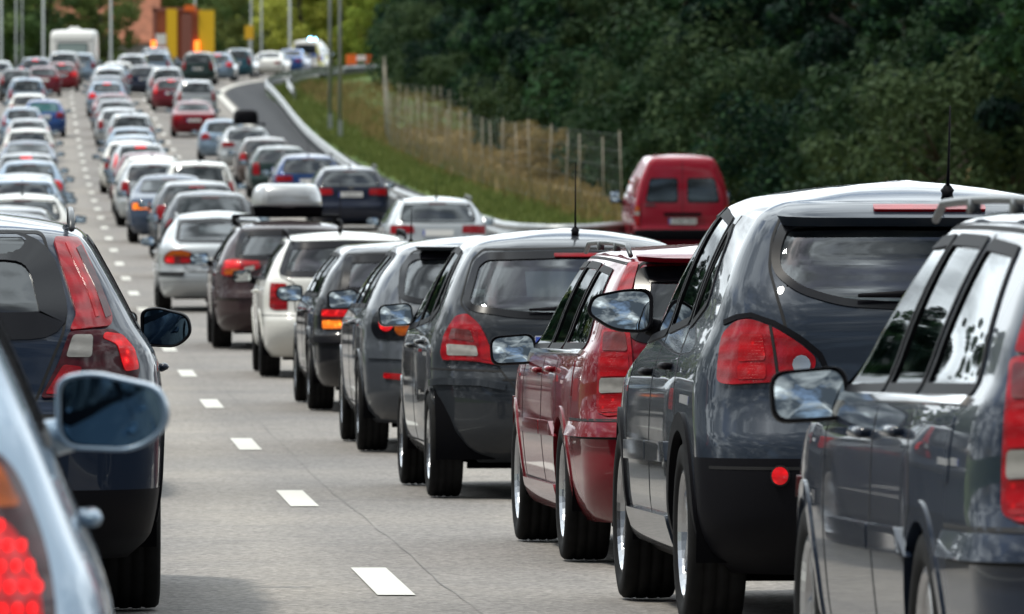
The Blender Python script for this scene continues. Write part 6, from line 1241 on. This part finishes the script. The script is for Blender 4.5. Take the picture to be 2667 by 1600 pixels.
# ---- roof boxes
def box_shell(name, L, W, H, mats):
    b = MB(); n = 28; secs = [(0, .0, .55), (.02, .06, .80), (.10, .16, .95), (.25, .32, 1.0), (.45, .5, 1.0), (.62, .62, .99), (.80, .80, .955), (.93, .92, .86), (1.0, 1.0, .66)]
    secs = [(0, .97), (.10, 1.0), (.25, 1.0), (.45, .985), (.65, .95), (.82, .90), (.93, .82), (1.0, .66)]
    V = []
    for z, k in secs:
        for i in range(n):
            a = 2 * math.pi * i / n; e = 2 / 5.0; cx = math.copysign(abs(math.cos(a)) ** e, math.cos(a)); cy_ = math.copysign(abs(math.sin(a)) ** e, math.sin(a)); taper = 1 - .18 * max(0, cy_) ** 2
            V.append((cx * W / 2 * k * taper, cy_ * (L / 2 - (1 - k) * .45), z * H * (1 - .18 * max(0, cy_))))
    m_ = len(secs); F = [(j * n + i, j * n + (i + 1) % n, (j + 1) * n + (i + 1) % n, (j + 1) * n + i) for j in range(m_ - 1) for i in range(n)]; F += [tuple(range(n))[::-1], tuple((m_ - 1) * n + i for i in range(n))]
    b.add(V, F); return b.mesh(name, mats, True)
def roof_box(on, y, lift, L, W, H, mat_, label, x=0.0):
    root = empty('roof_box', (0, 0, 0), label, 'roof box'); root.matrix_world = on.matrix_world @ Matrix.Translation((x, y, lift))
    link(bpy.data.objects.new('lid', box_shell('lid', L, W, H, [mat_])), root); b = MB(); b.box((0, 0, -.04), (W * .475, L * .47, .05), taper=1.05); link(bpy.data.objects.new('tray', b.mesh('tray', ['trim'])), root)
    b = MB(); b.box((0, -L / 2 + .028, H * .40), (W * .30, .02, .022)); link(bpy.data.objects.new('grip_moulding', b.mesh('grip_moulding', [mat_])), root)
    for yy in (-.38, .38):
        b = MB(); b.tube([(-.60 - x, yy, -.10), (.60 - x, yy, -.10)], .018, 8)
        for xx in (-.58, .58): b.box((xx - x, yy, -.15), (.035, .05, .06))
        link(bpy.data.objects.new('roof_bar', b.mesh('roof_bar', ['trim'], False)), root)
roof_box(fam, .05, 1.585, 1.85, .80, .27, 'box_silver', 'silver roof box on the dark brown estate')
roof_box(bx, -.2, 1.62, 1.7, .80, .36, 'trim', 'black roof box on the silver estate in the right lane')
nav = next(o for o in bpy.data.objects if o.get('label', '').startswith('navy blue estate'))
b = MB(); b.lathe_x([(0, .062), (.010, .060), (.012, .050), (.006, .046)], 20); b.lathe_x([(.004, .046), (.004, .002)], 20, 1); b.box((.010, 0, .0), (.003, .006, .045)); o = link(bpy.data.objects.new('badge', b.mesh('badge', ['chrome', 'trim'])), nav)
sn = MODELS['estate_rails_far'].S; pb = sn.E('R', np.array([0.]), np.array([.955]), .006)[0][0]; o.matrix_local = Matrix.Translation((0, -MODELS['estate_rails_far'].spec['L'] / 2, 0)) @ Matrix.Translation(pb) @ Matrix.Rotation(R(-90), 4, 'Z')
# police beacon
b = MB(); b.tube([(.22, -1.9, 1.93), (.22, -1.9, 2.07)], [.10, .08], 12); b.tube([(.52, -1.9, 1.93), (.52, -1.9, 2.04)], [.06, .05], 12); o = link(bpy.data.objects.new('beacon', b.mesh('beacon', ['beacon_blue'], True)), pol)
# ---- caravan
d = 458; root = empty('caravan', (0, 0, 0), 'white caravan with a wide rear window at the head of the left lane', 'caravan'); root.matrix_world = frame(d, -1.25, 0.0)
sp = dict(L=5.2, W=2.4, zbelt=1.2, side=[(.45, 1.08), (.6, 1.17), (1.2, 1.2), (2.2, 1.19), (2.42, 1.15), (2.52, 1.05)], tail=[(.45, .1), (.6, .02), (1.1, 0), (1.4, .03), (2.2, .12), (2.42, .2), (2.52, .35)], nose=[(.45, .3), (.8, .05), (1.3, 0), (2.2, .3), (2.52, .6)], rr=[(.45, .15), (2.52, .18)], rf=[(.45, .2), (2.52, .2)], bow_r=.03, tr=0, tf=0, arch=.02, wedge=0, crown=.05)
S_ = Shape(sp); V, F, FM = build_body(S_, .12, .3, [], [], lambda U, Z, Y, q: np.zeros(Z.shape, int), 8); T_ = Matrix.Identity(4)
def cpart(nm, VF, m, par): o = link(bpy.data.objects.new(nm, mesh_from(nm, VF[0], VF[1], m)), par); return o
o = link(bpy.data.objects.new('body', mesh_from('body', V, F, ['van_white', 'under', 'trim'], FM)), root)
w_ = cpart('rear_window', S_.patch('R', [(-.82, 1.32), (.82, 1.32), (.80, 1.86), (-.80, 1.86)], .02, .03, .08, .12), ['caravan_window'], root); cpart('window_frame', S_.band('R', [(-.82, 1.32), (.82, 1.32), (.80, 1.86), (-.80, 1.86)], .03, .03, .026, .03, True, .12, .08), ['rail_grey'], w_)
for sg in (-1, 1):
    cpart('tail_light', S_.patch('R', [(sg * 1.0, .72), (sg * 1.14, .72), (sg * 1.14, .98), (sg * 1.0, .98)], .02, .03, .02, .12), ['lens_red'], root)
    ty, rm = wheel_meshes(.31, .185, 8, 'steel', False); w2 = link(bpy.data.objects.new('wheel', ty), root); w2.location = (sg * 1.02, 2.3, .31); link(bpy.data.objects.new('rim', rm), w2)
cpart('rear_crease', S_.band('R', [(-1.3, 1.12), (1.3, 1.12)], .015, .015, .015, .02, False, .15), ['rail_grey'], root); cpart('rear_crease', S_.band('R', [(-1.2, 2.02), (1.2, 2.02)], .015, .015, .015, .02, False, .15), ['rail_grey'], root)
b = MB(); b.box((0, 2.4, 2.62), (.35, .3, .1), taper=.7); part_l(b, 'roof_vent', root, ('van_white',), False); b = MB(); b.box((0, .02, .52), (1.0, .05, .07)); part_l(b, 'bumper', root, ('trim',), False); b = MB(); b.box((0, -.035, .78), (.26, .01, .06)); part_l(b, 'number_plate', root, ('plate',), False)
# ---- truck with yellow doors
root = empty('road_works_truck', (0, 0, 0), 'red brown truck with tall yellow panels and orange flashing lamps', 'truck'); root.matrix_world = Matrix.Translation((at_px(468, 480), 480, float(road_z(480)))) @ Matrix.Scale(1.06, 4)
def tb(nm, bx_, m, par=root):
    b = MB()
    for c, h in bx_: b.box(c, h)
    return part_l(b, nm, par, (m,), False)
bd = tb('cargo_body', [((-.15, 3.2, 2.1), (1.25, 3.0, 1.35))], 'truck_red'); tb('rear_frame', [((-1.33, .12, 2.0), (.10, .1, 1.5)), ((.35, .12, 2.0), (.10, .1, 1.65)), ((-.5, .12, 3.45), (.95, .1, .10)), ((-.5, .12, .75), (.95, .1, .12))], 'truck_brown', bd)
tb('yellow_panel', [((-.42, .02, 2.15), (.28, .05, 1.32))], 'truck_yellow', bd); tb('yellow_panel', [((1.42, .1, 2.05), (.42, .06, 1.35))], 'truck_yellow', bd); tb('dark_post', [((.38, -.05, 1.75), (.27, .08, 1.45))], 'truck_brown', bd)
tb('white_board', [((-.99, -.02, 1.85), (.27, .04, .30))], 'white_paint', bd); tb('lamp_header', [((.55, .0, 3.52), (.30, .12, .16))], 'orange', bd)
for x in (-1.38, .92): tb('warning_lamp', [((x, -.05, 1.45), (.13, .06, .34))], 'flash_orange', root)
tb('chassis', [((-.15, 3.4, .62), (.9, 3.6, .14)), ((-.15, .2, .48), (1.2, .06, .1))], 'under'); tb('cab', [((-.15, 7.2, 1.7), (1.2, .95, 1.2))], 'truck_red')
for sg in (-1, 1):
    for yy in (1.2, 6.9):
        ty, rm = wheel_meshes(.48, .3, 8, 'steel', False); w2 = link(bpy.data.objects.new('wheel', ty), root); w2.location = (-.15 + sg * 1.02, yy, .48); w2.rotation_euler = (0, 0, 0 if sg > 0 else math.pi); link(bpy.data.objects.new('rim', rm), w2)
